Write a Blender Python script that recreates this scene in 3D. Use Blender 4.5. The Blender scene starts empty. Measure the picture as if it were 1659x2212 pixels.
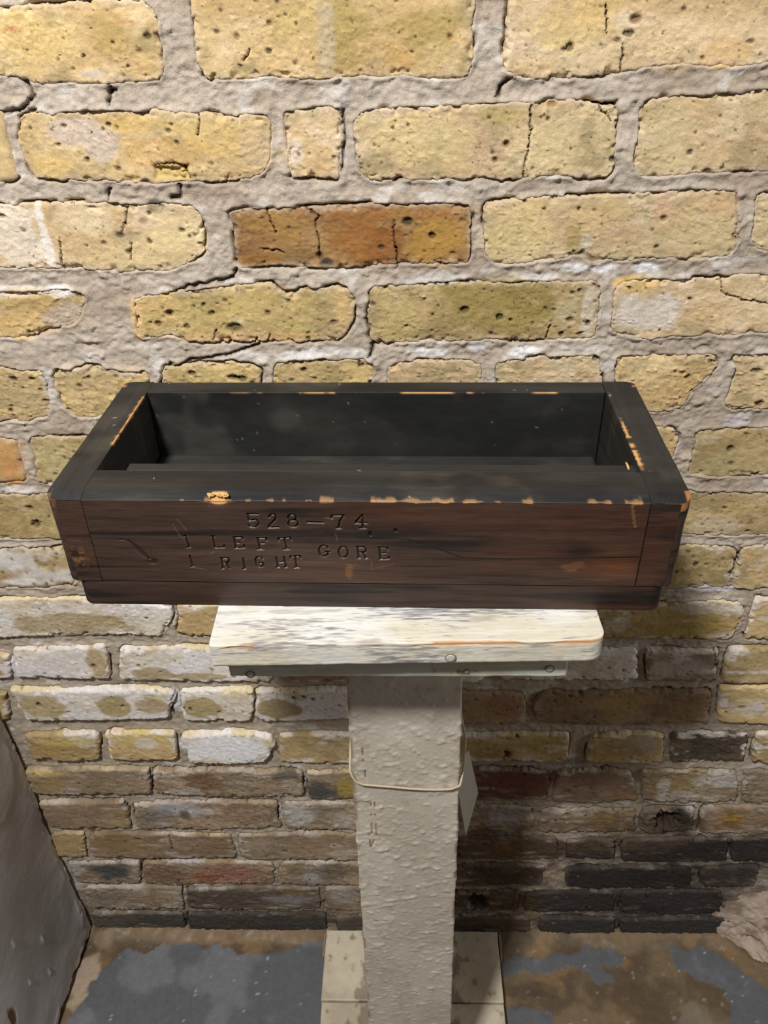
import bpy, math, random
import numpy as np

# ------------------------------------------------------------------ camera
SC = bpy.context.scene
COL = SC.collection
W_PX, H_PX, F_PX = 1659.0, 2212.0, 1735.0
PITCH, YAW, ROLL = 0.593012, -0.033338, -0.023370
FLOOR = 0.020                                   # raw fit floor height, taken off everything
CAM = np.array([0.0, -0.712665, 1.334588 - FLOOR])
FWD = np.array([math.sin(YAW)*math.cos(PITCH), math.cos(YAW)*math.cos(PITCH), -math.sin(PITCH)])
_rt = np.array([math.cos(YAW), -math.sin(YAW), 0.0]); _up = np.cross(_rt, FWD)
RT = math.cos(ROLL)*_rt + math.sin(ROLL)*_up
UP = -math.sin(ROLL)*_rt + math.cos(ROLL)*_up
from mathutils import Matrix, Vector
cam_d = bpy.data.cameras.new('camera'); cam = bpy.data.objects.new('camera', cam_d); COL.objects.link(cam)
cam_d.sensor_fit = 'HORIZONTAL'; cam_d.sensor_width = 36.0; cam_d.lens = F_PX/W_PX*36.0
cam_d.clip_start = 0.01
cam.matrix_world = Matrix(((RT[0], UP[0], -FWD[0], CAM[0]), (RT[1], UP[1], -FWD[1], CAM[1]),
                           (RT[2], UP[2], -FWD[2], CAM[2]), (0, 0, 0, 1)))
SC.camera = cam

# ------------------------------------------------------------------ world, lamps, exposure
wd = bpy.data.worlds.new('basement_air'); SC.world = wd; wd.use_nodes = True
bgn = wd.node_tree.nodes['Background']
bgn.inputs[0].default_value = (1.0, 0.93, 0.85, 1); bgn.inputs[1].default_value = 0.048

def area_lamp(name, loc, target, sx, sy, power, color):
    l = bpy.data.lights.new(name, 'AREA'); l.shape = 'RECTANGLE'; l.size = sx; l.size_y = sy
    l.energy = power; l.color = color
    o = bpy.data.objects.new(name, l); COL.objects.link(o); o.location = loc
    o.rotation_euler = (Vector(target)-Vector(loc)).to_track_quat('-Z', 'Y').to_euler()
    return o
area_lamp('ceiling_lamp', (-0.47, -1.10, 2.38), (-0.05, -0.1, 0.7), 0.17, 0.17, 42.0, (1.0, 0.975, 0.94))
area_lamp('side_fill', (2.5, -0.85, 1.75), (-0.5, -0.2, 0.3), 0.7, 0.7, 13.0, (1.0, 0.98, 0.96))  # added fill from the right to lift the left wall, not a real lamp

SC.view_settings.view_transform = 'Standard'; SC.view_settings.look = 'None'
SC.view_settings.exposure = 0.0; SC.view_settings.gamma = 1.0; SC.view_settings.use_curve_mapping = False

# ------------------------------------------------------------------ helpers
def ray(x, y): return FWD + (x-W_PX/2)/F_PX*RT - (y-H_PX/2)/F_PX*UP
def hit(x, y, O, N):
    d = ray(x, y); O = np.asarray(O, float); N = np.asarray(N, float)
    return CAM + d*(((O-CAM)@N)/(d@N))
def on_wall(x, y): return hit(x, y, (0, 0, 0), (0, 1, 0))
def wuv(pts):
    r = [on_wall(*p) for p in pts]; return np.array([[q[0], q[2]] for q in r])
def S(*c):
    c = np.array(c, float)/255.0
    return np.where(c <= .04045, c/12.92, ((c+.055)/1.055)**2.4)

_T = {}
def vn(x, y, seed=0):
    if seed not in _T: _T[seed] = np.random.RandomState(seed+11).rand(256, 256)*2-1
    t = _T[seed]; xf = np.floor(x); yf = np.floor(y); fx = x-xf; fy = y-yf
    fx = fx*fx*(3-2*fx); fy = fy*fy*(3-2*fy)
    a = xf.astype(np.int64) & 255; b = yf.astype(np.int64) & 255; a1 = (a+1) & 255; b1 = (b+1) & 255
    return (t[a, b]*(1-fx)+t[a1, b]*fx)*(1-fy)+(t[a, b1]*(1-fx)+t[a1, b1]*fx)*fy
def fbm(x, y, seed=0, octv=4, gain=.5):
    s = 0; a = 1.0; n = 0
    for i in range(octv):
        s = s+a*vn(x*2**i+i*17.3, y*2**i+i*9.1, seed+i); n += a; a *= gain
    return s/n
def sm(a, b, x):
    t = np.clip((x-a)/(b-a), 0, 1); return t*t*(3-2*t)
def mixc(c, d, m): return c*(1-m[..., None])+np.asarray(d)*m[..., None]
def seg_dist(u, v, poly, closed=False):
    P = np.asarray(poly, float); A = P; B = np.roll(P, -1, 0)
    if not closed: A = P[:-1]; B = P[1:]
    best = np.full(u.shape, 1e9)
    for (ax, ay), (bx, by) in zip(A, B):
        dx = bx-ax; dy = by-ay; L = dx*dx+dy*dy+1e-12
        t = np.clip(((u-ax)*dx+(v-ay)*dy)/L, 0, 1)
        best = np.minimum(best, (u-ax-t*dx)**2+(v-ay-t*dy)**2)
    return np.sqrt(best)
def inside(u, v, poly):
    P = np.asarray(poly, float); Q = np.roll(P, -1, 0); r = np.zeros(u.shape, bool)
    for (ax, ay), (bx, by) in zip(P, Q):
        if ay == by: continue
        c = ((ay > v) != (by > v)) & (u < (bx-ax)*(v-ay)/(by-ay)+ax)
        r ^= c
    return r
def link(name, me, mat=None, parent=None):
    o = bpy.data.objects.new(name, me); COL.objects.link(o)
    if mat: me.materials.append(mat)
    if parent: o.parent = parent
    return o
def mesh_np(name, V, Q, col=None, smooth=True, ngons=()):
    """V (n,3), Q (m,4) quads, extra ngons lists"""
    me = bpy.data.meshes.new(name)
    V = np.asarray(V, np.float32).reshape(-1, 3); Q = np.asarray(Q, np.int32).reshape(-1, 4)
    ng = [np.asarray(g, np.int32) for g in ngons]
    loops = np.concatenate([Q.ravel()]+ng) if ng else Q.ravel()
    tot = np.concatenate([np.full(len(Q), 4), [len(g) for g in ng]]).astype(np.int32) if ng else np.full(len(Q), 4, np.int32)
    st = np.concatenate([[0], np.cumsum(tot)[:-1]]).astype(np.int32)
    me.vertices.add(len(V)); me.vertices.foreach_set('co', V.ravel())
    me.loops.add(len(loops)); me.loops.foreach_set('vertex_index', loops.astype(np.int32))
    me.polygons.add(len(tot)); me.polygons.foreach_set('loop_start', st); me.polygons.foreach_set('loop_total', tot)
    sf = np.full(len(tot), smooth); 
    if ng: sf[-len(ng):] = False
    me.polygons.foreach_set('use_smooth', sf)
    me.update(calc_edges=True)
    if col is not None:
        a = me.attributes.new('tint', 'FLOAT_COLOR', 'POINT')
        c = np.ones((len(V), 4), np.float32); c[:, :3] = np.clip(np.asarray(col).reshape(-1, 3), 0, 1)
        a.data.foreach_set('color', c.ravel())
    return me
def grid_quads(n, k, off=0, wrap=False):
    i = np.arange(n-1)[:, None]; j = np.arange(k if wrap else k-1)[None, :]; j1 = (j+1) % k
    return np.stack([i*k+j, i*k+j1, (i+1)*k+j1, (i+1)*k+j], -1).reshape(-1, 4)+off

def roundpoly(pts, rad, step):
    """closed outline with rounded corners; rad, step per corner / per edge (edge i: i -> i+1)"""
    n = len(pts); out = []
    pts = [np.array(p, float) for p in pts]
    ends = []
    for i in range(n):
        p = pts[i]; a = pts[i-1]; b = pts[(i+1) % n]; r = rad[i]
        if r <= 0: ends.append((p, p, [p])); continue
        da = (a-p)/np.linalg.norm(a-p); db = (b-p)/np.linalg.norm(b-p)
        t0 = p+da*r; t1 = p+db*r
        arc = [(1-s)**2*t0+2*s*(1-s)*p+s*s*t1 for s in np.linspace(0, 1, 5)]
        ends.append((t0, t1, arc))
    for i in range(n):
        out += ends[i][2]
        a = ends[i][1]; b = ends[(i+1) % n][0]; L = np.linalg.norm(b-a)
        m = max(1, int(round(L/step[i])))
        out += [a+(b-a)*k/m for k in range(1, m)]
    out = np.array(out); keep = np.linalg.norm(out-np.roll(out, 1, 0), axis=1) > 1e-6
    return out[keep]
def sweep(name, prof, ts, axis, fn=None, mat=None, parent=None, smooth=True):
    """extrude a closed profile along an axis; fn(P, N) -> (P, colour)"""
    pr = np.asarray(prof); x, y = pr[:, 0], pr[:, 1]
    if np.sum(x*np.roll(y, -1)-np.roll(x, -1)*y) < 0: pr = pr[::-1]
    tg = np.roll(pr, -1, 0)-np.roll(pr, 1, 0); nm = np.stack([tg[:, 1], -tg[:, 0]], 1)
    nm /= np.linalg.norm(nm, axis=1)[:, None]+1e-12
    n, k = len(ts), len(pr); T = np.repeat(np.asarray(ts, float)[:, None], k, 1)
    A = np.repeat(pr[None, :, 0], n, 0); B = np.repeat(pr[None, :, 1], n, 0)
    NA = np.repeat(nm[None, :, 0], n, 0); NB = np.repeat(nm[None, :, 1], n, 0); Z = np.zeros_like(T)
    if axis == 'x': P = np.stack([T, A, B], -1); N = np.stack([Z, NA, NB], -1)
    elif axis == 'y': P = np.stack([A, T, B], -1); N = np.stack([NA, Z, NB], -1)
    else: P = np.stack([A, B, T], -1); N = np.stack([NA, NB, Z], -1)
    c = np.full(P.shape, .5)
    if fn: P, c = fn(P, N)
    Q = grid_quads(n, k, 0, True); caps = [np.arange(k)[::-1], (n-1)*k+np.arange(k)]
    if axis == 'y': Q = Q[:, ::-1]; caps = [c_[::-1] for c_ in caps]
    me = mesh_np(name, P, Q, c, smooth, caps)
    return link(name, me, mat, parent)
def tube(name, path, r, mat, parent=None, k=8, twist=0):
    P = np.array(path, float); n = len(P); V = []
    up = np.array([0.13, 0.31, 0.94])
    d = np.gradient(P, axis=0); d /= np.linalg.norm(d, axis=1)[:, None]
    L = np.concatenate([[0], np.cumsum(np.linalg.norm(np.diff(P, axis=0), axis=1))])
    for i in range(n):
        a = np.cross(d[i], up); a /= np.linalg.norm(a); b = np.cross(d[i], a)
        for j in range(k):
            t = 2*math.pi*j/k; rr = r*(1+(.28*math.cos(2*(t-twist*L[i])) if twist else 0))
            V.append(P[i]+rr*(math.cos(t)*a+math.sin(t)*b))
    me = mesh_np(name, np.array(V), grid_quads(n, k, 0, True), None, True, [np.arange(k)[::-1], (n-1)*k+np.arange(k)])
    return link(name, me, mat, parent)
def empty(name, loc, rz=0, label=None, cat=None, group=None):
    o = bpy.data.objects.new(name, None); COL.objects.link(o); o.location = loc; o.rotation_euler = (0, 0, rz)
    o.empty_display_size = .05
    if label: o['label'] = label
    if cat: o['category'] = cat
    if group: o['group'] = group
    return o

# ------------------------------------------------------------------ materials
def mat_tint(name, rough=.9, spec=.3, noise=((900, .18), (260, .15)), bump=((700, .25, .0006),), stretch=(1, 1, 1), rough_var=0, speck=0):
    """colour from the mesh's own tint, broken up by fine noise, with fine relief"""
    m = bpy.data.materials.new(name); m.use_nodes = True; nt = m.node_tree; N = nt.nodes; L = nt.links
    b = N['Principled BSDF']; b.inputs['Specular IOR Level'].default_value = spec
    at = N.new('ShaderNodeAttribute'); at.attribute_name = 'tint'
    tc = N.new('ShaderNodeTexCoord'); mp = N.new('ShaderNodeMapping'); mp.inputs['Scale'].default_value = stretch
    L.new(tc.outputs['Object'], mp.inputs[0])
    col = at.outputs['Color']
    def tex(scale, detail=3):
        t = N.new('ShaderNodeTexNoise'); t.inputs['Scale'].default_value = scale; t.inputs['Detail'].default_value = detail
        L.new(mp.outputs[0], t.inputs['Vector']); return t.outputs['Fac']
    for sc, amp in noise:
        f = tex(sc); r = N.new('ShaderNodeMapRange'); L.new(f, r.inputs[0])
        r.inputs[1].default_value = .25; r.inputs[2].default_value = .75; r.inputs[3].default_value = 1-amp; r.inputs[4].default_value = 1+amp
        x = N.new('ShaderNodeMix'); x.data_type = 'RGBA'; x.blend_type = 'MULTIPLY'; x.inputs[0].default_value = 1
        L.new(col, x.inputs[6]); L.new(r.outputs[0], x.inputs[7]); col = x.outputs[2]
    if speck:
        v = N.new('ShaderNodeTexVoronoi'); v.inputs['Scale'].default_value = speck; L.new(mp.outputs[0], v.inputs['Vector'])
        r = N.new('ShaderNodeMapRange'); L.new(v.outputs['Distance'], r.inputs[0]); r.inputs[1].default_value = .08; r.inputs[2].default_value = .16
        r.inputs[3].default_value = .55; r.inputs[4].default_value = 1
        x = N.new('ShaderNodeMix'); x.data_type = 'RGBA'; x.blend_type = 'MULTIPLY'; x.inputs[0].default_value = 1
        L.new(col, x.inputs[6]); L.new(r.outputs[0], x.inputs[7]); col = x.outputs[2]
    L.new(col, b.inputs['Base Color'])
    b.inputs['Roughness'].default_value = rough
    if rough_var:
        f = tex(60); r = N.new('ShaderNodeMapRange'); L.new(f, r.inputs[0]); r.inputs[1].default_value = .3; r.inputs[2].default_value = .7
        r.inputs[3].default_value = rough-rough_var; r.inputs[4].default_value = rough+rough_var; L.new(r.outputs[0], b.inputs['Roughness'])
    prev = None
    for sc, st, dist in bump:
        bp = N.new('ShaderNodeBump'); bp.inputs['Strength'].default_value = st; bp.inputs['Distance'].default_value = dist
        L.new(tex(sc, 4), bp.inputs['Height'])
        if prev: L.new(prev, bp.inputs['Normal'])
        prev = bp.outputs['Normal']
    if prev: L.new(prev, b.inputs['Normal'])
    return m
def mat_plain(name, col, rough=.7, spec=.3, metal=0):
    m = bpy.data.materials.new(name); m.use_nodes = True; nt = m.node_tree; N = nt.nodes; L = nt.links
    b = N['Principled BSDF']; b.inputs['Roughness'].default_value = rough; b.inputs['Specular IOR Level'].default_value = spec
    b.inputs['Metallic'].default_value = metal
    t = N.new('ShaderNodeTexNoise'); t.inputs['Scale'].default_value = 300; t.inputs['Detail'].default_value = 3
    tc = N.new('ShaderNodeTexCoord'); L.new(tc.outputs['Object'], t.inputs['Vector'])
    r = N.new('ShaderNodeMix'); r.data_type = 'RGBA'; L.new(t.outputs['Fac'], r.inputs[0])
    r.inputs[6].default_value = (*(col*.85), 1); r.inputs[7].default_value = (*np.minimum(col*1.12, 1), 1)
    L.new(r.outputs[2], b.inputs['Base Color'])
    return m
M_BRICK = mat_tint('fired_brick', .92, .25, ((700, .12), (180, .12)), ((500, .5, .0008), (1600, .4, .0004)))
M_MORT = mat_tint('lime_mortar', .95, .2, ((800, .12), (200, .10)), ((450, .6, .0010), (1400, .6, .0006)))
M_FLOOR = mat_tint('worn_floor', .55, .35, ((500, .14), (90, .10)), ((350, .4, .0008),), rough_var=.15)
M_PLAST = mat_tint('painted_plaster', .55, .35, ((300, .05), (25, .06)), ((60, .3, .003), (500, .25, .0006)))
M_WOOD = mat_tint('dark_stained_wood', .50, .35, ((700, .20), (260, .20), (90, .16)), ((420, .35, .0005),), (.10, 1, 1), .12)
M_WOODY = mat_tint('dark_stained_end_wood', .52, .35, ((300, .20), (90, .22)), ((420, .35, .0005),), (1, .08, 1), .12)
M_BLACK = mat_tint('black_sooted_wood', .55, .30, ((200, .15), (35, .25)), ((500, .25, .0004),), (.35, 1, 1), .12)
M_BOARD = mat_tint('weathered_white_paint', .6, .35, ((400, .08), (140, .08)), ((420, .5, .0008),), (.12, 1, 1), .1)
M_POST = mat_tint('thick_cream_paint', .5, .4, ((500, .04), (80, .05)), ((300, .35, .0009), (900, .2, .0004)), (1, 1, .7), .1)
M_SPLIN = mat_plain('raw_split_wood', S(214, 170, 112), .8)
M_NAIL = mat_plain('painted_nail', S(196, 194, 184), .5)
M_TWINE = mat_plain('cotton_twine', S(188, 172, 148), .9)
M_CARD = mat_plain('card_stock', S(178, 172, 162), .8)
M_RUST = mat_plain('rust', S(110, 70, 35), .8)

# ------------------------------------------------------------------ the brick wall
U0, U1, Z1 = -0.533, 0.86, 1.47
# stains, smears and other marks that sit on the wall: (x, y, rx, ry, colour, strength), read off in photo pixels
MARKS = [
 (740,80,60,95,(172,150,84),.75),(905,70,75,70,(176,152,84),.75),(630,60,70,60,(196,172,104),.5),(704,90,22,85,(196,180,150),.7),
 (860,120,50,40,(206,164,96),.6),(240,70,45,45,(182,156,88),.6),(80,90,90,60,(222,190,112),.5),(30,62,20,6,(208,132,78),.6),(272,46,18,5,(208,132,78),.5),
 (200,160,30,10,(215,200,180),.8),(1500,95,150,60,(228,198,150),.6),(1560,120,60,30,(222,178,110),.5),(1240,60,90,50,(226,196,120),.5),
 (1290,20,60,30,(224,190,120),.5),
 (165,285,58,30,(208,190,172),.9),(228,318,40,42,(208,190,172),.9),(380,330,120,40,(218,172,100),.5),(470,300,90,50,(222,190,112),.4),(560,320,40,55,(212,188,150),.5),
 (300,268,70,18,(214,178,96),.6),(110,360,40,30,(222,188,110),.6),(660,310,50,70,(220,186,130),.6),(690,350,30,40,(208,170,110),.6),(640,330,20,30,(222,206,190),.7),
 (1080,245,50,22,(196,172,104),.6),(900,300,110,50,(226,204,140),.5),(1180,320,80,50,(228,204,150),.5),(1540,320,60,50,(216,184,140),.5),(1450,290,70,60,(216,196,150),.5),
 (30,505,70,70,(236,226,212),.65),(98,505,11,75,(240,236,230),.8),(180,470,60,40,(230,212,176),.6),(340,445,18,16,(92,84,76),.95),(310,475,14,9,(160,124,88),.9),
 (380,500,70,50,(232,212,158),.6),(300,550,110,28,(228,206,150),.5),
 (775,505,65,60,(158,104,44),.8),(830,520,35,50,(150,94,40),.7),(945,520,60,45,(184,140,56),.75),(900,460,120,16,(166,112,50),.6),(590,480,70,40,(168,128,60),.6),(560,560,50,14,(152,104,40),.6),
 (705,566,16,10,(60,52,46),.95),(1000,450,30,16,(176,140,104),.5),
 (1430,450,17,42,(216,176,140),.7),(1240,512,22,40,(170,148,84),.7),(1262,530,14,30,(204,196,172),.7),(1290,460,60,40,(212,184,128),.5),(1130,500,80,60,(224,200,136),.5),(1500,500,80,50,(214,190,140),.5),(1560,440,40,30,(220,184,140),.5),
 (1060,660,150,58,(158,138,74),.85),(1140,640,50,40,(150,130,66),.6),(860,690,60,40,(206,186,118),.5),(1225,660,26,60,(200,188,150),.6),(1272,675,16,60,(214,202,180),.8),
 (540,675,170,50,(200,176,104),.55),(740,670,20,55,(222,184,120),.6),(520,728,180,10,(214,170,104),.6),(300,690,14,50,(226,190,130),.7),(510,693,18,10,(226,214,170),.6),
 (1410,672,85,38,(218,208,196),.92),(1560,660,50,40,(222,190,140),.5),(1620,660,60,50,(226,202,160),.5),(1380,610,60,14,(226,190,110),.7),
 (30,630,80,14,(236,232,228),.8),(130,628,30,14,(236,234,230),.85),(50,700,80,30,(222,186,116),.6),(150,690,60,30,(186,170,152),.9),(60,650,60,30,(204,170,104),.5),
 (1240,578,30,10,(236,234,234),.9),(1300,580,20,9,(238,236,236),.95),(1400,578,30,9,(236,234,236),.9),(1320,577,16,8,(236,234,234),.9),(1165,597,40,8,(226,222,220),.7),(950,600,90,12,(218,214,210),.6),
 (925,758,36,10,(240,238,238),.95),(1035,750,22,14,(236,234,236),.85),(1140,758,45,11,(242,240,240),.95),(720,760,90,10,(230,226,224),.75),(640,768,40,8,(228,224,222),.6),(540,770,60,10,(222,216,210),.5),
 (275,800,40,18,(200,182,160),.95),(160,795,40,8,(206,190,168),.7),(340,785,14,30,(226,220,214),.7),
 (105,835,10,45,(206,200,194),.7),(1230,780,60,25,(206,192,156),.4),(1590,905,40,14,(206,200,198),.8),(1480,920,30,20,(196,184,172),.6),
 (20,1000,34,50,(210,150,84),.8),(30,960,30,14,(206,166,100),.5),(120,990,50,50,(206,192,140),.5),(1560,1000,80,26,(180,166,118),.7),(1530,945,30,14,(196,180,150),.7),
 (30,1210,50,30,(226,222,220),.85),(110,1240,60,18,(228,224,222),.7),(60,1255,70,8,(240,238,236),.8),(90,1190,50,10,(216,206,190),.5),
 (1545,1270,60,8,(220,216,220),.85),(40,1056,50,8,(226,222,220),.7),(1540,1130,60,20,(206,192,164),.6),(1600,1100,50,20,(206,180,120),.6),
 (160,1345,150,22,(166,146,100),.75),(10,1330,24,24,(220,218,214),.85),(330,1330,60,26,(218,212,198),.7),(310,1312,70,14,(226,222,220),.7),(420,1340,40,26,(196,166,110),.5),
 (90,1440,90,24,(224,220,222),.85),(130,1420,60,30,(214,208,200),.6),(400,1425,80,24,(228,226,228),.9),(330,1415,60,14,(212,202,180),.7),(330,1450,45,14,(164,136,84),.7),(440,1455,60,8,(164,136,84),.7),(210,1425,20,30,(176,150,94),.7),
 (95,1520,50,24,(172,150,92),.8),(250,1520,36,24,(166,146,90),.85),(330,1518,36,16,(160,138,90),.7),(440,1522,42,20,(168,148,88),.85),(600,1522,48,22,(154,132,80),.85),(230,1490,150,6,(228,224,222),.9),(180,1540,40,12,(224,222,222),.9),(320,1545,60,8,(226,224,226),.9),(380,1510,14,30,(226,224,226),.8),(520,1510,40,30,(212,204,190),.6),(700,1520,40,28,(218,214,216),.8),(520,1490,40,8,(230,210,150),.6),
 (130,1610,60,20,(172,142,84),.7),(190,1595,30,14,(212,206,196),.7),(300,1590,60,14,(206,182,96),.7),(320,1600,25,12,(226,222,214),.6),(490,1610,90,30,(236,238,242),.97),
 (150,1595,80,10,(214,190,110),.6),(110,1665,60,8,(214,184,110),.6),(110,1690,50,18,(160,132,76),.6),(240,1690,80,20,(146,126,98),.6),(440,1690,40,26,(124,88,60),.75),(520,1680,40,16,(140,122,102),.6),(620,1672,34,10,(70,66,60),.7),(630,1695,24,18,(168,156,140),.7),(700,1702,40,20,(66,70,70),.85),(745,1690,20,30,(168,146,60),.8),(400,1705,40,10,(186,180,172),.6),
 (140,1760,90,24,(152,130,106),.6),(250,1755,30,20,(160,136,84),.5),(390,1745,60,14,(178,178,182),.85),(400,1758,12,10,(84,58,44),.8),(340,1760,40,20,(120,116,112),.6),(520,1755,60,20,(140,110,84),.6),(640,1755,40,24,(190,186,182),.75),(740,1770,30,16,(180,174,170),.6),(700,1745,40,12,(126,116,104),.6),
 (140,1820,40,20,(180,150,104),.5),(260,1820,60,22,(154,124,76),.6),(440,1820,70,20,(134,104,78),.6),(650,1820,90,20,(132,112,90),.5),
 (240,1880,48,18,(64,72,76),.85),(165,1875,20,16,(186,184,184),.6),(355,1885,50,18,(130,98,86),.7),(490,1885,70,22,(158,108,92),.8),(450,1895,30,12,(140,80,48),.6),(680,1890,24,16,(186,184,186),.7),(720,1880,60,16,(96,88,74),.7),(410,1855,40,10,(206,202,200),.6),
 (370,1940,30,16,(180,172,160),.6),(350,1935,26,12,(150,116,60),.5),(230,1935,50,16,(116,110,104),.6),(500,1935,80,18,(88,76,66),.75),(640,1922,30,10,(140,104,58),.7),(620,1938,60,10,(166,164,170),.6),(740,1930,36,18,(190,184,178),.75),
 (380,1988,110,14,(62,62,64),.8),(580,1988,80,14,(58,58,60),.8),(230,1985,40,12,(128,116,100),.5),(700,1992,40,8,(70,70,70),.7),
 (1360,1435,9,45,(226,222,218),.8),(1280,1440,50,30,(170,150,110),.5),(1470,1440,60,24,(196,184,172),.7),(1320,1345,40,20,(206,198,186),.5),(1480,1340,100,40,(170,142,60),.7),(1500,1310,60,14,(200,196,190),.5),(1290,1370,60,14,(180,150,80),.4),
 (1090,1525,60,25,(150,110,76),.7),(1350,1520,60,30,(170,140,70),.6),(1470,1530,60,25,(144,112,80),.6),(1230,1515,50,25,(140,112,78),.6),(1610,1520,40,16,(200,194,190),.6),(1600,1500,40,10,(190,170,110),.5),
 (1060,1610,60,24,(160,130,60),.6),(1180,1610,50,25,(176,146,70),.6),(1390,1600,40,20,(190,180,168),.6),(1330,1620,60,22,(164,132,66),.5),(1150,1652,40,16,(190,184,176),.7),(1520,1610,60,20,(70,62,52),.6),(1460,1605,30,16,(130,110,80),.5),
 (1110,1690,80,28,(110,62,44),.85),(1280,1690,80,30,(140,112,92),.8),(1460,1690,90,24,(150,128,70),.6),(1560,1680,60,20,(196,192,188),.7),(1470,1720,60,14,(176,168,160),.6),(1430,1700,14,26,(206,204,200),.6),
 (1095,1762,45,20,(176,174,174),.85),(1230,1755,60,10,(186,178,170),.5),(1300,1770,26,18,(150,122,60),.7),(1290,1740,50,8,(176,164,150),.5),(1575,1768,34,16,(176,134,56),.85),(1540,1770,20,30,(170,146,126),.5),(1450,1775,55,24,(50,38,30),.9),
 (1230,1830,90,16,(60,48,40),.9),(1480,1830,110,22,(46,40,40),.95),(1620,1832,60,20,(64,56,58),.9),(1100,1830,60,20,(134,98,54),.6),(1060,1800,60,12,(60,42,28),.7),(1330,1820,20,14,(140,126,110),.6),
 (1080,1890,80,18,(58,40,30),.85),(1300,1890,100,22,(44,44,46),.95),(1440,1888,90,20,(38,36,38),.95),(1580,1885,60,20,(78,72,76),.85),(1200,1890,26,18,(176,150,128),.8),(1150,1862,50,8,(176,160,140),.6),
 (1130,1942,50,16,(92,74,48),.6),(1240,1942,70,18,(62,60,62),.9),(1450,1938,100,20,(78,70,74),.9),(1330,1945,60,16,(66,58,58),.85),
 (1250,1992,80,14,(56,56,58),.9),(1450,1996,120,16,(54,56,58),.9),(1100,1985,70,12,(110,92,66),.6),(1560,1990,40,14,(60,60,62),.8),
 (1640,1960,60,70,(190,174,160),.9),
 (1430,1895,270,110,(50,44,42),.62),(1060,1905,120,110,(80,60,42),.5),(1420,1992,260,26,(66,62,60),.65),(470,1985,330,18,(78,72,66),.6),(660,1935,180,40,(96,84,72),.4),(1130,1700,170,70,(92,66,50),.35),(1270,1800,240,40,(110,90,70),.4),
]
MK = []
for (x, y, rx, ry, c, s) in MARKS:
    p = on_wall(x, y); a = on_wall(x+rx, y); b = on_wall(x, y+ry)
    hard = x < 770 and 1300 < y < 1640
    MK.append((p[0], p[2], abs(a[0]-p[0]), abs(b[2]-p[2]), S(*c), s, hard))
CRACKS_PX = [[(850,478),(852,510),(856,540),(857,578)],[(660,448),(690,468),(680,478),(688,510),(690,560)],[(575,450),(590,490),(596,502)],[(562,538),(600,540),(612,545)],
 [(276,445),(272,480),(264,500)],[(284,525),(284,560)],[(131,520),(134,560),(138,580)],[(1145,225),(1145,300),(1136,340),(1128,384)],[(430,245),(432,265),(428,290)],[(1308,10),(1310,70)],
 [(1345,100),(1343,120),(1338,155)],[(1190,700),(1175,735)],[(1557,600),(1557,630),(1600,645),(1659,655)],[(468,712),(462,732)],[(556,728),(552,738)],[(583,722),(578,738)],
 [(1543,1400),(1545,1440)],[(1597,1180),(1594,1205),(1580,1230),(1580,1265)],[(378,1490),(368,1520),(376,1548)],[(366,1800),(374,1830)],[(540,105),(535,120),(526,130)],
 [(327,355),(360,352),(400,356),(410,385)],[(1290,222),(1300,240),(1320,260)]]
CRACKS = [wuv(c) for c in CRACKS_PX]
HOLES_PX = [(1230,102,9,13),(1355,72,14,8),(890,112,5,7),(278,143,6,5),(160,148,6,5),(458,676,9,7),(367,678,4,5),(1080,684,12,8),(1003,668,12,8),(1103,690,6,5),(1212,722,7,7),(1158,575-5,6,6),(934,508,8,8),
 (1490,665-20,5,4),(30,818,10,6),(70,817,8,5),(100,900-35,6,5),(80,1130,10,10),(1330,270-10,4,4),(235,268,6,5),(325,230,5,4),(1483,812,9,6),(1640,870,10,8),(1630,800,12,6),(1578,968,8,8),(1502,1218,6,6),(1575,1235,5,5),
 (88,1516,6,5),(267,1520,6,5),(413,1525,5,5),(475,1530,4,4),(635,1503,5,5),(1095,1625,9,9),(372,1533,8,6),(1440,1772,32,22),(1030,1947,24,17),(245,90,4,5),(60,108,5,4),(182,180-60,5,6),(410,510,4,5),(322,517,4,4),(1195,525,3,3),(1418,532,6,6),(700,215,4,8),(440,655+2,4,4),(420,660,3,3),(470,655,3,3),(1175,480-30,5,4),
 (510,808+8,8,6),(655,798,8,6),(780,790,8,5),(415,806,9,6),(500,815,12,5)]
HOLES = []
for (x, y, a, b) in HOLES_PX:
    p = on_wall(x, y); q = on_wall(x+a, y); r = on_wall(x, y+b)
    HOLES.append((p[0], p[2], abs(q[0]-p[0]), abs(r[2]-p[2])))

KIND = {  # two tones mixed over each brick
 'y': ((218,188,122), (204,168,98)), 'o': ((196,170,104), (168,142,78)), 'p': ((224,198,150), (212,178,118)), 'd': ((172,128,58), (146,96,40)),
 'c': ((214,190,134), (204,172,122)), 'g': ((208,178,98), (186,160,104)), 'b': ((170,146,114), (142,120,96)), 'w': ((226,222,214), (200,184,150)),
 'r': ((128,80,56), (104,64,46)), 'k': ((66,58,54), (48,44,44)), 'm': ((166,136,102), (140,112,80)), 'l': ((196,168,106), (174,148,92)), 's': ((104,88,72), (80,70,60)),
}
B = []   # row, top, bottom, kind, options
def bk(row, top, bot, kind='y', left=None, right=None, **kw): B.append((row, top, bot, kind, left, right, kw))
bk(1,[(-160,25),(0,14),(120,6),(230,0),(305,0),(335,14)],[(-150,165),(0,160),(35,165),(80,183),(200,180),(330,178),(352,177)],'y',None,[(348,60),(352,110)],proud=.004)
bk(1,[(405,-45),(700,-50),(1033,-52)],[(452,173),(580,168),(700,170),(850,165),(1008,172)],'y',[(412,30),(420,70),(427,140)],[(1025,0),(1022,60),(1020,120)],proud=.003)
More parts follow.
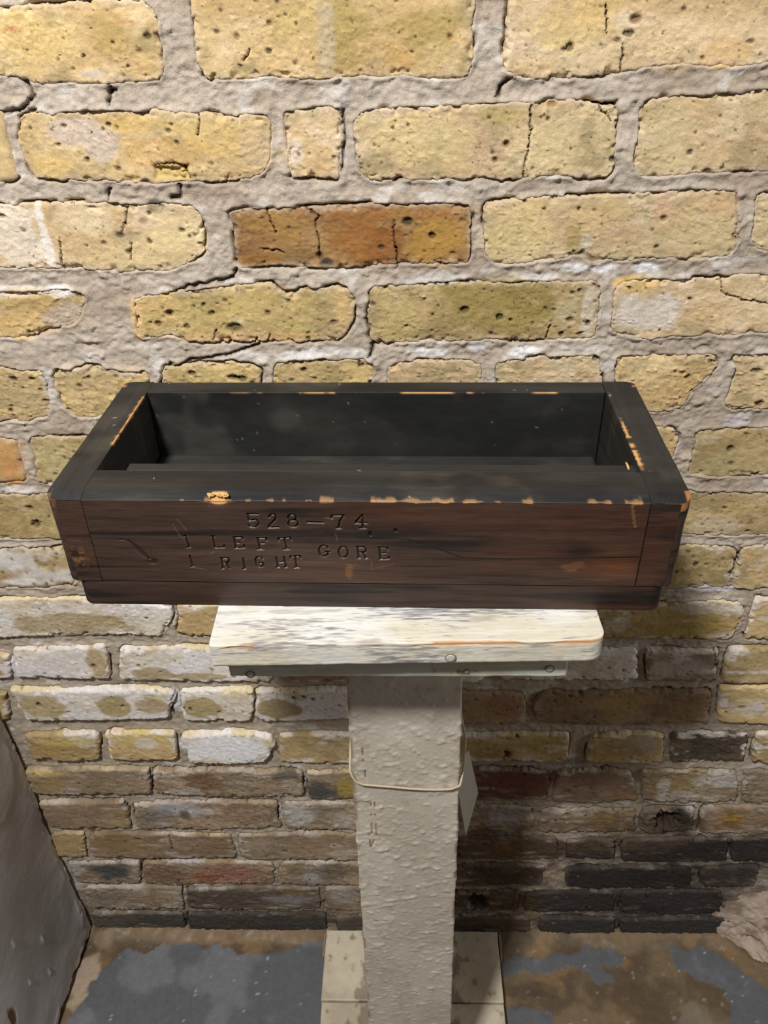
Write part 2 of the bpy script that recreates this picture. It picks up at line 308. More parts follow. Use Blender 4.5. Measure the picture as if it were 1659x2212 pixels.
bk(1,[(1103,-50),(1400,-55),(1790,-60)],[(1079,152),(1110,168),(1180,172),(1330,160),(1400,143),(1480,137),(1570,146),(1600,145),(1780,112)],'p',[(1100,20),(1090,60),(1085,120)],None,proud=.003)
bk(2,[(48,243),(75,237),(110,248),(150,243),(200,235),(280,238),(420,240),(465,243),(490,250),(515,254),(545,245),(570,245),(585,256)],[(80,389),(150,388),(210,392),(330,395),(400,390),(480,394),(490,388),(530,385),(568,372)],'y',[(37,275),(37,300),(50,320),(60,350)],[(587,310),(585,350)],proud=.004,chip=(368,372,38,15))
bk(2,[(612,236),(650,234),(700,230),(735,232)],[(630,385),(690,386),(736,387)],'p',[(615,280),(620,330)],None,proud=.001)
bk(2,[(760,243),(830,233),(930,228),(1080,220),(1145,218),(1230,216),(1290,222),(1335,222)],[(776,386),(800,394),(830,388),(870,384),(900,388),(1000,385),(1130,383),(1230,383),(1310,383)],'c',[(765,300),(770,350)],[(1333,240),(1328,300),(1328,355)],proud=.003)
bk(2,[(1380,222),(1400,212),(1480,205),(1580,200),(1590,205),(1615,198),(1800,188)],[(1374,383),(1465,378),(1560,372),(1660,365),(1800,356)],'c',[(1376,280),(1370,320),(1366,345)],None,proud=.003)
bk(3,[(-130,447),(0,440),(130,436),(235,438),(300,440),(340,438),(405,436),(425,440)],[(-130,575),(0,577),(134,579),(195,582),(280,586),(330,585),(380,580),(410,565),(440,550)],'p',None,[(440,480),(447,530)],proud=.003)
bk(3,[(491,452),(590,450),(660,448),(685,446),(760,443),(830,440),(945,440),(1018,438)],[(511,582),(600,572),(680,578),(725,578),(830,572),(945,568),(1012,570)],'d',[(500,480),(506,520),(508,550)],[(1018,480),(1017,520)],proud=.002,warp=.5)
bk(3,[(1050,434),(1130,428),(1240,424),(1400,414),(1520,408),(1596,411)],[(1058,566),(1075,573),(1120,572),(1165,565),(1200,558),(1240,554),(1290,563),(1400,560),(1582,553)],'c',[(1045,460),(1045,500),(1047,540)],[(1596,440),(1590,520)],proud=.003)
bk(3,[(1632,418),(1700,415),(1900,408)],[(1640,540),(1720,535),(1900,528)],'c',[(1630,470),(1622,510)],None,proud=.001,rough=2)
bk(4,[(-170,632),(0,628),(60,632),(150,624),(187,635)],[(-170,733),(0,730),(70,726),(120,710),(172,700)],'l',None,None,proud=.000,rough=1.6)
bk(4,[(283,640),(350,635),(440,622),(480,618),(540,612),(585,612),(600,626),(625,638),(640,634),(655,625),(690,623),(735,617),(764,622)],[(300,730),(320,727),(370,724),(395,735),(460,738),(560,738),(640,737),(738,738)],'g',[(290,670),(297,700)],[(766,650),(764,685),(750,712)],proud=.003)
bk(4,[(795,618),(830,615),(960,610),(1110,606),(1190,604),(1240,608),(1293,602)],[(803,742),(920,737),(1020,735),(1180,733),(1285,733)],'o',[(793,640),(797,700)],[(1294,640),(1290,690)],proud=.003)
bk(4,[(1335,608),(1380,603),(1490,600),(1560,597),(1600,592),(1830,586)],[(1325,722),(1375,728),(1410,732),(1450,725),(1530,722),(1570,725),(1610,718),(1830,716)],'p',[(1328,630),(1322,660),(1318,690)],None,proud=.003)
bk(5,[(-180,792),(0,790),(50,800),(92,794)],[(-180,915),(0,910),(60,907),(110,898)],'g',None,[(98,820),(105,855)],proud=.002,rough=1.6)
bk(5,[(113,793),(160,795),(195,788),(230,795),(260,800),(290,800),(318,800)],[(172,903),(220,901),(335,898)],'g',[(115,830),(130,870)],None,proud=.002,rough=1.6)
bk(5,[(352,795),(420,785),(500,782),(562,790)],[(348,898),(460,896),(568,896)],'g',None,None,proud=.002,rough=1.5)
bk(5,[(590,781),(640,775),(720,778),(790,777),(806,788)],[(590,896),(700,895),(806,894)],'g',None,None,proud=.002,rough=1.6)
bk(5,[(838,790),(870,781),(940,776),(1000,776),(1040,785)],[(838,893),(940,892),(1040,892)],'c',None,None,proud=.003,rough=1.5)
bk(5,[(1072,786),(1100,778),(1160,770),(1240,765),(1298,762)],[(1070,891),(1200,889),(1300,888)],'c',None,None,proud=.003,rough=1.5)
bk(5,[(1332,766),(1450,765),(1510,763),(1546,765)],[(1330,886),(1425,886),(1450,883),(1472,878)],'y',[(1327,800)],[(1545,788),(1520,815),(1495,842)],proud=.004,rough=1.6)
bk(5,[(1586,765),(1700,763),(1830,762)],[(1573,882),(1640,882),(1830,880)],'c',[(1588,790),(1578,830),(1563,868)],None,proud=.003,rough=2)
bk(6,[(-170,946),(0,943),(40,948)],[(-170,1046),(0,1042),(58,1040)],'l',None,[(43,975),(55,1010)],proud=.003)
bk(6,[(62,940),(100,940),(200,943),(330,945)],[(82,1042),(200,1044),(330,1045)],'o',[(66,950),(75,1000)],None,proud=.004)
bk(6,[(1230,920),(1360,920),(1452,921)],[(1230,1025),(1360,1025),(1456,990)],'y',None,[(1466,940),(1463,955)],proud=.003)
bk(6,[(1498,927),(1580,922),(1700,923),(1840,922)],[(1481,1026),(1560,1027),(1700,1026),(1840,1024)],'o',[(1498,950),(1490,990)],None,proud=.003)
bk(7,[(-60,1068),(100,1066),(250,1067),(345,1068)],[(-60,1163),(120,1162),(250,1162),(345,1162)],'o',None,None,proud=.004)
bk(7,[(-330,1070),(-160,1069),(-85,1068)],[(-330,1166),(-160,1164),(-85,1164)],'l',None,None,proud=.003)
bk(7,[(1330,1060),(1500,1058),(1560,1060),(1600,1062),(1700,1061)],[(1330,1155),(1490,1154),(1560,1156),(1700,1155)],'l',None,None,proud=.003)
bk(8,[(-100,1178),(0,1180),(100,1178),(170,1180)],[(-100,1262),(0,1268),(100,1268),(160,1262)],'l',None,None,proud=.004)
bk(8,[(1390,1174),(1478,1174),(1560,1177),(1590,1180)],[(1390,1268),(1480,1268),(1576,1266)],'o',None,[(1592,1200),(1580,1240)],proud=.004)
bk(8,[(1602,1178),(1660,1175),(1760,1172)],[(1586,1266),(1620,1271),(1700,1264),(1760,1262)],'y',[(1598,1205),(1587,1235)],None,proud=.005)
bk(9,[(-90,1291),(0,1290),(60,1288),(180,1289),(280,1296),(372,1306)],[(-90,1375),(0,1375),(120,1370),(270,1366),(352,1372)],'w',None,[(374,1330),(358,1355)],proud=.006)
bk(9,[(386,1306),(500,1303),(640,1302)],[(384,1370),(480,1372),(640,1372)],'l',None,None,proud=.005)
bk(9,[(1290,1312),(1400,1302),(1500,1297),(1600,1296)],[(1290,1372),(1400,1376),(1500,1378),(1578,1380)],'l',None,[(1606,1320),(1592,1350)],proud=.005)
bk(9,[(1632,1288),(1700,1286),(1760,1285)],[(1608,1378),(1680,1380),(1760,1380)],'y',[(1620,1312),(1613,1350)],None,proud=.005)
bk(10,[(-100,1402),(-30,1405),(20,1412)],[(-100,1462),(-30,1462),(28,1460)],'l',None,None,proud=.008)
bk(10,[(30,1398),(80,1396),(180,1394),(230,1390)],[(38,1458),(150,1461),(240,1462)],'w',None,[(237,1410),(240,1440)],proud=.008)
bk(10,[(258,1398),(350,1393),(450,1395),(520,1396),(590,1396)],[(262,1465),(400,1466),(500,1467),(590,1468)],'w',None,None,proud=.008)
bk(10,[(1080,1396),(1230,1397),(1376,1398)],[(1080,1466),(1230,1466),(1376,1466)],'w',None,None,proud=.006)
bk(10,[(1396,1400),(1470,1400),(1552,1402)],[(1396,1467),(1470,1468),(1546,1470)],'b',None,None,proud=.006)
bk(10,[(1572,1398),(1650,1396),(1740,1396)],[(1562,1472),(1650,1474),(1740,1474)],'l',None,None,proud=.007)
bk(11,[(-120,1492),(-40,1492),(14,1494)],[(-120,1550),(-40,1550),(20,1550)],'l',None,None,proud=.008)
bk(11,[(20,1484),(150,1486),(300,1482),(372,1487)],[(56,1550),(200,1552),(300,1550),(366,1547)],'w',[(30,1505),(50,1530)],[(380,1500),(372,1530)],proud=.009)
bk(11,[(390,1488),(450,1484),(520,1483),(548,1486)],[(400,1550),(470,1552),(544,1551)],'w',None,None,proud=.009)
bk(11,[(553,1487),(650,1486),(756,1487)],[(552,1552),(650,1552),(756,1551)],'w',None,None,proud=.008)
bk(11,[(985,1493),(1060,1492),(1128,1497)],[(985,1560),(1060,1562),(1122,1561)],'m',None,[(1135,1520),(1132,1545)],proud=.006)
bk(11,[(1166,1493),(1300,1491),(1400,1489),(1536,1491)],[(1164,1560),(1300,1562),(1390,1562),(1530,1558)],'m',[(1150,1515),(1153,1545)],None,proud=.006)
bk(11,[(1556,1482),(1640,1480),(1740,1480)],[(1548,1556),(1640,1560),(1740,1560)],'y',None,None,proud=.007)
bk(12,[(-110,1580),(-60,1580),(-10,1580)],[(-110,1640),(-60,1640),(0,1640)],'l',None,None,proud=.008)
bk(12,[(54,1581),(120,1580),(200,1578),(213,1582)],[(72,1637),(150,1638),(217,1637)],'l',None,None,proud=.009)
bk(12,[(228,1578),(300,1578),(378,1578)],[(240,1636),(300,1638),(384,1637)],'y',None,None,proud=.009)
bk(12,[(396,1581),(480,1578),(540,1579),(586,1583)],[(412,1643),(500,1645),(572,1641)],'w',[(392,1598),(404,1615)],[(594,1602),(584,1625)],proud=.010)
bk(12,[(606,1584),(690,1582),(776,1582)],[(604,1644),(690,1645),(776,1645)],'l',None,None,proud=.007)
bk(12,[(985,1583),(1100,1582),(1230,1581)],[(985,1640),(1100,1642),(1226,1641)],'l',None,None,proud=.006)
bk(12,[(1278,1583),(1340,1580),(1400,1579),(1434,1586)],[(1265,1643),(1340,1645),(1430,1644)],'l',[(1270,1610)],None,proud=.007)
bk(12,[(1452,1584),(1540,1580),(1618,1582)],[(1448,1642),(1540,1640),(1606,1640)],'s',None,None,proud=.004,rough=2.5)
bk(12,[(1634,1580),(1700,1578),(1760,1578)],[(1622,1645),(1700,1645),(1760,1645)],'l',None,None,proud=.006)
bk(13,[(52,1659),(150,1656),(250,1657),(322,1658)],[(76,1709),(200,1711),(330,1709)],'b',None,None,proud=.009)
bk(13,[(330,1660),(450,1660),(560,1661),(652,1662)],[(338,1712),(450,1716),(560,1716),(656,1716)],'b',None,None,proud=.007,rough=1.8)
bk(13,[(664,1662),(720,1662),(778,1662)],[(668,1722),(720,1722),(778,1722)],'b',None,None,proud=.007)
bk(13,[(985,1662),(1080,1661),(1186,1663)],[(985,1726),(1080,1728),(1182,1722)],'r',None,None,proud=.004)
bk(13,[(1204,1661),(1290,1660),(1366,1664)],[(1190,1728),(1290,1732),(1374,1728)],'m',None,None,proud=.006)
bk(13,[(1384,1664),(1480,1662),(1590,1664)],[(1384,1728),(1480,1732),(1590,1728)],'b',None,None,proud=.004,rough=2)
bk(13,[(1606,1664),(1680,1662),(1760,1662)],[(1602,1730),(1680,1730),(1760,1730)],'b',None,None,proud=.004,rough=2)
bk(14,[(86,1731),(180,1729),(270,1728)],[(112,1784),(200,1784),(288,1784)],'m',None,None,proud=.008)
bk(14,[(286,1734),(400,1730),(500,1730),(596,1732)],[(300,1786),(400,1788),(500,1788),(606,1786)],'b',None,None,proud=.005,rough=2)
bk(14,[(612,1734),(700,1730),(790,1732)],[(616,1788),(700,1790),(790,1788)],'b',None,None,proud=.005,rough=2)
bk(14,[(985,1742),(1080,1740),(1152,1742)],[(985,1790),(1080,1790),(1150,1790)],'b',None,None,proud=.004,rough=2)
bk(14,[(1166,1746),(1270,1744),(1370,1746)],[(1166,1794),(1270,1796),(1372,1794)],'m',None,None,proud=.004,rough=2)
bk(14,[(1386,1746),(1440,1744),(1500,1746)],[(1378,1796),(1440,1798),(1494,1790)],'s',None,None,proud=.003,rough=2.5)
bk(14,[(1516,1742),(1600,1740),(1760,1742)],[(1510,1796),(1600,1800),(1760,1798)],'m',None,None,proud=.004,rough=2)
bk(15,[(114,1797),(150,1796),(184,1797)],[(124,1847),(160,1848),(188,1848)],'l',None,None,proud=.007)
bk(15,[(196,1797),(300,1796),(400,1798),(500,1800)],[(196,1848),(300,1850),(400,1850),(508,1848)],'m',None,None,proud=.007)
bk(15,[(518,1800),(650,1797),(790,1797)],[(518,1852),(650,1854),(790,1854)],'b',None,None,proud=.006)
bk(15,[(985,1806),(1090,1806),(1205,1808)],[(985,1854),(1090,1854),(1205,1852)],'s',None,None,proud=.004,rough=2)
bk(15,[(1225,1812),(1270,1808),(1326,1812)],[(1222,1852),(1270,1854),(1328,1852)],'k',None,None,proud=.004,rough=2)
bk(15,[(1344,1812),(1450,1808),(1570,1808)],[(1340,1856),(1450,1858),(1570,1858)],'k',None,None,proud=.005,rough=2)
bk(15,[(1580,1808),(1660,1806),(1760,1806)],[(1578,1858),(1660,1858),(1760,1858)],'k',None,None,proud=.005,rough=2)
bk(16,[(146,1862),(220,1860),(300,1860)],[(170,1906),(230,1908),(302,1906)],'b',None,None,proud=.004,rough=2)
bk(16,[(308,1858),(400,1856),(500,1860),(590,1862)],[(312,1908),(400,1910),(500,1908),(592,1906)],'m',None,None,proud=.004,rough=2.5)
bk(16,[(602,1862),(700,1860),(792,1862)],[(604,1908),(700,1910),(792,1910)],'b',None,None,proud=.004,rough=2)
bk(16,[(985,1868),(1080,1866),(1178,1870)],[(985,1910),(1080,1912),(1170,1910)],'s',None,None,proud=.004,rough=2)
bk(16,[(1222,1872),(1350,1868),(1490,1872)],[(1220,1912),(1350,1914),(1496,1912)],'k',None,None,proud=.007,rough=2)
bk(16,[(1512,1872),(1570,1870),(1640,1872)],[(1512,1912),(1570,1914),(1630,1912)],'s',None,None,proud=.005,rough=2)
bk(17,[(180,1914),(280,1912),(394,1914)],[(192,1958),(280,1960),(398,1960)],'b',None,None,proud=.006,rough=2)
bk(17,[(406,1916),(550,1914),(690,1916)],[(406,1960),(550,1962),(690,1960)],'s',None,None,proud=.006,rough=2)
bk(17,[(700,1916),(750,1914),(800,1916)],[(700,1962),(750,1962),(800,1962)],'b',None,None,proud=.006,rough=2)
bk(17,[(985,1924),(1050,1922),(1118,1924)],[(985,1966),(1050,1966),(1118,1966)],'s',None,None,proud=.003,rough=2)
bk(17,[(1134,1926),(1230,1922),(1324,1924)],[(1130,1964),(1230,1966),(1326,1966)],'k',None,None,proud=.006,rough=2)
bk(17,[(1340,1924),(1450,1920),(1560,1922)],[(1340,1968),(1450,1970),(1556,1968)],'k',None,None,proud=.006,rough=2)
bk(18,[(196,1970),(300,1968),(398,1970)],[(204,1999),(300,2002),(400,2002)],'s',None,None,proud=.005,rough=2)
bk(18,[(408,1970),(550,1970),(706,1972)],[(408,2004),(550,2006),(706,2004)],'k',None,None,proud=.006,rough=2)
bk(18,[(1166,1982),(1250,1980),(1326,1982)],[(1164,2010),(1250,2014),(1328,2014)],'k',None,None,proud=.006,rough=2)
bk(18,[(1340,1982),(1450,1980),(1590,1982)],[(1340,2014),(1450,2014),(1580,2010)],'k',None,None,proud=.006,rough=2)

BR = []
for (row, top, bot, kind, left, right, kw) in B:
    T = wuv(top); Bo = wuv(bot)
    Lp = wuv([top[0]]+(left or [])+[bot[0]]); Rp = wuv([top[-1]]+(right or [])+[bot[-1]])
    BR.append((row, T, Bo, Lp, Rp, kind, kw, False))
# bricks no line of sight reaches from the photo's side, so the bond runs on behind the box and past the frame
rng = random.Random(5)
for row in range(-1, 19):
    zt = (18-row+1)*.074-FLOOR-.008; zb = (18-row)*.074-FLOOR+.008
    if zt > Z1: continue
    zb = max(zb, .004)
    have = sorted([(min(b[1][:, 0].min(), b[2][:, 0].min()), max(b[1][:, 0].max(), b[2][:, 0].max())) for b in BR if b[0] == row and not b[7]])
    ends = [(U0-.3+rng.random()*.1, U0-.001)]+[h for h in have]+[(U1, U1)]
    for (a0, a1), (b0, b1) in zip(ends[:-1], ends[1:]):
        gap = b0-a1
        if gap < .055: continue
        if row >= 15 and b0 == U1: b0 = U1
        n = max(1, int(math.ceil((gap-.014)/.235))); w = (gap-.014*(n+1))/n
        w0 = w*(rng.uniform(.5, .95) if b0 == U1 and n > 1 else 1)
        for i in range(n):
            x0 = a1+.014+(i*(w+.014)-(w-w0) if i else 0); x1 = a1+.014+i*(w+.014)+w0
            if i == n-1: x1 = a1+.014+i*(w+.014)+w
            if row >= 16 and x0 > .44 and x0 < .62: continue
            T = np.array([[x0, zt], [(x0+x1)/2, zt+.001], [x1, zt]]); Bo = np.array([[x0, zb], [(x0+x1)/2, zb], [x1, zb]])
            k = rng.choice('yyolcp' if row < 9 else 'lbmw' if row < 13 else 'bmsk')
            BR.append((row, T, Bo, T[[0]].tolist()+Bo[[0]].tolist(), T[[-1]].tolist()+Bo[[-1]].tolist(), k, dict(proud=.003 if row < 9 else .006), True))

def resample(poly, n):
    P = np.asarray(poly, float); d = np.concatenate([[0], np.cumsum(np.linalg.norm(np.diff(P, axis=0), axis=1))])
    t = np.linspace(0, d[-1], n); return np.stack([np.interp(t, d, P[:, 0]), np.interp(t, d, P[:, 1])], 1)
def apply_marks(c, u, v):
    u0, u1, v0, v1 = u.min(), u.max(), v.min(), v.max()
    wob = fbm(u*55, v*75, 71, 5)*1.15
    for (cu, cv, ru, rv, col, s, hard) in MK:
        if cu+1.6*ru < u0 or cu-1.6*ru > u1 or cv+1.6*rv < v0 or cv-1.6*rv > v1: continue
        q = ((u-cu)/ru)**2+((v-cv)/rv)**2+wob
        c = mixc(c, col, (sm(1.2, .8, q+wob*-.35) if hard else sm(1.45, .25, q))*s)
    return c
def crack_field(u, v):
    """0..1 darkness in the cracks that cross this patch"""
    m = np.zeros(u.shape); du = fbm(u*300, v*300, 31, 2)*.0012; 
    for C_ in CRACKS:
        if C_[:, 0].max() < u.min()-.003 or C_[:, 0].min() > u.max()+.003 or C_[:, 1].max() < v.min()-.003 or C_[:, 1].min() > v.max()+.003: continue
        d = seg_dist(u+du, v+du, C_); m = np.maximum(m, sm(.0010, .0003, d))
    return m
wall = empty('wall_back', (0, 0, 0)); wall['kind'] = 'structure'
OUT = []                                    # outlines, for the mortar to fit round
for bi, (row, T, Bo, Lp, Rp, kind, kw, hid) in enumerate(BR):
    rs = np.random.RandomState(1000+bi)
    Wd = max(np.linalg.norm(T[-1]-T[0]), .03); Hd = abs(T[:, 1].mean()-Bo[:, 1].mean())
    res = .0010 if row <= 5 else .0013 if row <= 9 else .0017 if row <= 13 else .002
    if hid: res = .003
    if T[:, 0].max() < -.36 and row < 9: res = .003
    nu = max(8, int(Wd/res)); nv = max(8, int(Hd/res))
    s = np.linspace(-1, 1, nu)[None, :]; t = np.linspace(-1, 1, nv)[:, None]
    s = np.sign(s)*(1-(1-np.abs(s))**1.0); ss = s+0*t; tt = t+0*s
    n_ = 16.0; mx = np.maximum(np.abs(ss), np.abs(tt)); pn = (np.abs(ss)**n_+np.abs(tt)**n_)**(1/n_)+1e-9
    a = (ss*mx/pn+1)/2; b = (tt*mx/pn+1)/2
    def at(C_, p):
        C_ = resample(C_, 200); x = np.linspace(0, 1, 200)
        return np.stack([np.interp(p, x, C_[:, 0]), np.interp(p, x, C_[:, 1])], -1)
    T_, B_, L_, R_ = at(T, a), at(Bo, a), at(Lp, b), at(Rp, b)
    T = np.asarray(T); Bo = np.asarray(Bo)
    A = a[..., None]; Bb = b[..., None]
    P = (1-Bb)*T_+Bb*B_+(1-A)*L_+A*R_-((1-A)*(1-Bb)*T[0]+A*(1-Bb)*T[-1]+(1-A)*Bb*Bo[0]+A*Bb*Bo[-1])
    wp = kw.get('warp', 1.0)*(1.0 if row < 13 else 1.5)
    u, v = P[..., 0].copy(), P[..., 1].copy()
    du = fbm(u*60, v*60, 3, 3)*.0026+fbm(u*300, v*300, 5, 4)*.0017; dv = fbm(u*60, v*60, 13, 3)*.0022+fbm(u*300, v*300, 15, 4)*.0017
    u += du*wp; v += dv*wp
    ring = np.concatenate([np.arange(nu), np.arange(1, nv)*nu+nu-1, (nv-1)*nu+np.arange(nu-2, -1, -1), np.arange(nv-2, 0, -1)*nu])
    OUT.append((row, np.stack([u.ravel()[ring], v.ravel()[ring]], 1)))
    e = np.minimum((1-np.abs(ss))*Wd/2, (1-np.abs(tt))*Hd/2)
    rough = kw.get('rough', 1.0)
    r_ = (.0019 if row < 9 else .0028)*(1+.8*fbm(u*90, v*90, 41, 2)); x = np.clip(1-e/r_, 0, 1)
    rnd = r_*(1-np.sqrt(np.maximum(0, 1-x*x)))*.8
    # broken arrises: notches that come and go along the edge
    nz = fbm(u*120, v*120, 43, 3); chipm = sm(.12, .45, nz)*sm(.007, .0, e)
    h = kw.get('proud', .003)*(.55 if row < 9 else .62)+(ss*rs.uniform(-1, 1)+tt*rs.uniform(-.6, .6))*.0007
    h = h-rnd-chipm*.0038+fbm(u*28, v*28, 51, 3)*.0009+rough*(fbm(u*170, v*230, 53, 4)*.0006+fbm(u*420, v*640, 55, 3)*.0006*sm(-.05, .4, fbm(u*30, v*45, 56, 3))+np.maximum(0, fbm(u*240, v*460, 57, 3)-.2)*.0015)
    c1, c2 = [S(*q) for q in KIND[kind]]
    jit = 1+rs.uniform(-.05, .05)
    c = mixc(np.broadcast_to(c1*jit, u.shape+(3,)), c2*jit, sm(-.35, .35, fbm(u*22+bi*3.1, v*34, 61, 4)))
    c = mixc(c, c1*np.array([1.0, .90, .76]), sm(.05, .45, fbm(u*26+bi, v*40, 63, 5))*.75)
    c = mixc(c, c1*np.array([.90, .92, .80])*.66, sm(.06, .5, fbm(u*40+bi, v*55, 65, 5))*.75)
    c = mixc(c, np.minimum(c1*np.array([1.12, 1.14, 1.45]), 1), sm(.10, .5, fbm(u*34+bi*1.7, v*60, 66, 5))*.65)
    c = c*(1+.10*fbm(u*420, v*520, 62, 3)+.08*fbm(u*90, v*700, 64, 3))[..., None]
    lime = S(226, 222, 218)
    if row >= 8 and row <= 12 and kind not in 'mrk':
        c = mixc(c, lime, sm(.05, .3, fbm(u*36, v*95, 67, 5)+(.12 if kind == 'w' else -.1)+.3*sm(.012, 0, e)-.1)*.75)
        c = mixc(c, S(222, 202, 140), sm(.0055, .002, (tt+1)*Hd/2)*sm(-.1, .3, fbm(u*22, v*120, 69, 4))*.75)  # lit top ledge painted on as a pale yellow strip
    if row >= 13:
        c = mixc(c, S(206, 184, 140), sm(.0055, .001, (tt+1)*Hd/2)*sm(-.2, .3, fbm(u*22, v*120, 69, 4))*(.75 if row < 16 and kind not in 'sk' else .2))  # tan highlight painted along the top edge, imitating a lit ledge
        c = c*(1+.32*fbm(u*70, v*190, 72, 5))[..., None]
        c = mixc(c, S(136, 122, 104), np.clip(sm(.0, .4, fbm(u*26, v*120, 70, 5)+.25*sm(.008, 0, e))*.6, 0, 1)*(.12 if kind == 'k' else .8))
        c = mixc(c, lime*(.75 if kind != 'k' else .45), sm(.16, .5, fbm(u*28, v*150, 68, 5)+.16*sm(.01, 0, e)-(.04 if kind != 'k' else .14))*.6)
    lum = c@np.array([.3, .6, .1]); c = mixc(c, lum[..., None]*np.array([1.14, .97, .78]), np.full(u.shape, .24))
    c = apply_marks(c, u, v)
    lum = c@np.array([.3, .6, .1]); c = mixc(c, lum[..., None]*np.array([1.12, .97, .84]), np.full(u.shape, .10))
    if row < 9: c = mixc(c, S(196, 180, 158), sm(.006, 0, e+.004*fbm(u*120, v*120, 45, 3))*.5)
    # pits and dark inclusions
    npit = int(Wd*Hd*(4400 if row < 9 else 2000)*rs.uniform(.5, 1.5)*(1.5 if kind in 'dog' else 1))
    if not hid:
        for k in range(npit):
            i, j = rs.randint(nv), rs.randint(nu); pr = rs.exponential(.0006)+.0005
            if res > .0015: pr = max(pr, .0011)
            w = int(3*pr/res)+2; sl = (slice(max(0, i-w), i+w+1), slice(max(0, j-w), j+w+1))
            d = np.hypot((u[sl]-u[i, j])/rs.uniform(.8, 1.7), v[sl]-v[i, j]); m = sm(pr*1.2, pr*.5, d)
            h[sl] = h[sl]-m*pr*.8
            c[sl] = mixc(c[sl], S(*[(92, 78, 58), (120, 92, 60), (70, 62, 52), (150, 116, 74)][k % 4]), m*.85)
        for (cu, cv, ru, rv) in HOLES:
            if cu < u.min() or cu > u.max() or cv < v.min() or cv > v.max(): continue
            q = np.sqrt(((u-cu)/ru)**2+((v-cv)/rv)**2)+fbm(u*200, v*200, 81, 3)*.45
            m = sm(1.0, .65, q); h = h-m*max(.0022, min(ru, rv)*.9); c = mixc(c, S(60, 50, 40), m*.75)
        if 'chip' in kw:
            x, y, rx, ry = kw['chip']; p = on_wall(x, y); rx = abs(on_wall(x+rx, y)[0]-p[0]); ry = abs(on_wall(x, y+ry)[2]-p[2])
            q = np.maximum(np.abs(u-p[0])/rx, np.abs(v-p[2])/ry)+fbm(u*90, v*90, 83, 3)*.3
            m = sm(1.05, .92, q); h = h-m*(.0035-fbm(u*200, v*500, 85, 3)*.0025); c = mixc(c, S(206, 180, 112), m*.8)
        cr = crack_field(u, v); h = h-cr*.003; c = mixc(c, S(58, 44, 30), cr*.85)
    V = np.stack([u, -h, v], -1).reshape(-1, 3)
    rv = V[ring]; nr = len(ring); V2 = rv.copy(); V2[:, 1] = .010; V3 = rv.copy(); V3[:, 1] = .028
    cc = c.reshape(-1, 3); cr2 = cc[ring]*.8
    off = nu*nv; j = np.arange(nr); j1 = (j+1) % nr
    Q = grid_quads(nv, nu)[:, ::-1]; 
    Q1 = np.stack([ring[j], ring[j1], off+j1, off+j], -1); Q2 = np.stack([off+j, off+j1, off+nr+j1, off+nr+j], -1)
    Q = Q[:, ::-1]; Q1 = Q1[:, ::-1]; Q2 = Q2[:, ::-1]
    Vall = np.concatenate([V, V2, V3]); ctr = np.array([u.mean(), 0, v.mean()])
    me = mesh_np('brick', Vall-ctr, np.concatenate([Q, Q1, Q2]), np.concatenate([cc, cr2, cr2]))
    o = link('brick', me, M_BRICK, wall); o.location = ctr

# mortar bed: one rough sheet that dips behind every brick
us = np.concatenate([np.arange(U0-.024, -.34, .0022), np.arange(-.34, .30, .00145), np.arange(.30, .68, .0019), np.arange(.68, U1+.002, .004)])
zs = np.concatenate([np.arange(-.004, .62, .0024), np.arange(.62, 1.34, .00150), np.arange(1.34, Z1+.003, .004)])
GU, GZ = np.meshgrid(us, zs)
dist = np.full(GU.shape, .05)               # + outside a brick, - inside
for row, ol in OUT:
    m = .012
    i0, i1 = np.searchsorted(zs, [ol[:, 1].min()-m, ol[:, 1].max()+m]); j0, j1 = np.searchsorted(us, [ol[:, 0].min()-m, ol[:, 0].max()+m])
    if i1 <= i0 or j1 <= j0: continue
    sl = (slice(i0, i1), slice(j0, j1)); st = max(1, int(.003/max(1e-4, np.linalg.norm(ol[1]-ol[0]))))
    o2 = ol[::st]; d = seg_dist(GU[sl], GZ[sl], o2, True); d = np.where(inside(GU[sl], GZ[sl], o2), -d, d)
    dist[sl] = np.minimum(dist[sl], d)
low = sm(.78, .55, GZ)
m_ = .0004-.0026*low+fbm(GU*16, GZ*22, 101, 3)*.0022+fbm(GU*60, GZ*110, 103, 4)*.0014+fbm(GU*260, GZ*330, 105, 4)*.0015
lump = np.maximum(0, fbm(GU*110, GZ*130, 107, 3)-.2)*.0045; m_ = m_+lump*(1-low*.6)
gm = sm(.13, .30, fbm(GU*26, GZ*26, 109, 3))                      # where the joint has opened up against the brick
m_ = m_-gm*sm(.0028, .0008, dist)*.0055+(1-gm)*sm(.005, .0, dist)*.0016*(1-low*.3)
m_ = np.where(dist < 0, -.0-np.clip(-dist/.004, 0, 1)*.016+m_*(1-np.clip(-dist/.004, 0, 1)), m_)
cr = crack_field(GU, GZ); m_ -= cr*.003
JC = [[(0,245),(40,240),(75,205),(62,180),(50,170)],[(75,235),(45,255)],[(240,190),(236,228)],[(240,200),(250,195)],[(388,395),(392,425),(370,425)],[(235,408),(232,430)],[(505,600),(512,580)],[(500,600),(400,620),(350,640)],[(1285,225),(1300,232),(1330,222)],[(1075,205),(1080,190),(1100,170)],[(400,780),(480,770),(560,745)],[(345,830),(360,800),(372,785)],[(805,745),(800,770)],[(740,240),(745,300),(738,370)],[(1230,445),(1240,460)]]
for c_ in JC:
    d = seg_dist(GU+fbm(GU*200, GZ*200, 131, 2)*.002, GZ+fbm(GU*200, GZ*200, 133, 2)*.002, wuv(c_)) if True else 0
    cr = np.maximum(cr, sm(.0022, .0008, d)); m_ -= sm(.0024, .0008, d)*.005
mc = mixc(np.broadcast_to(S(194, 181, 166), GU.shape+(3,)), S(176, 160, 143), sm(-.3, .4, fbm(GU*18, GZ*30, 111, 4)))
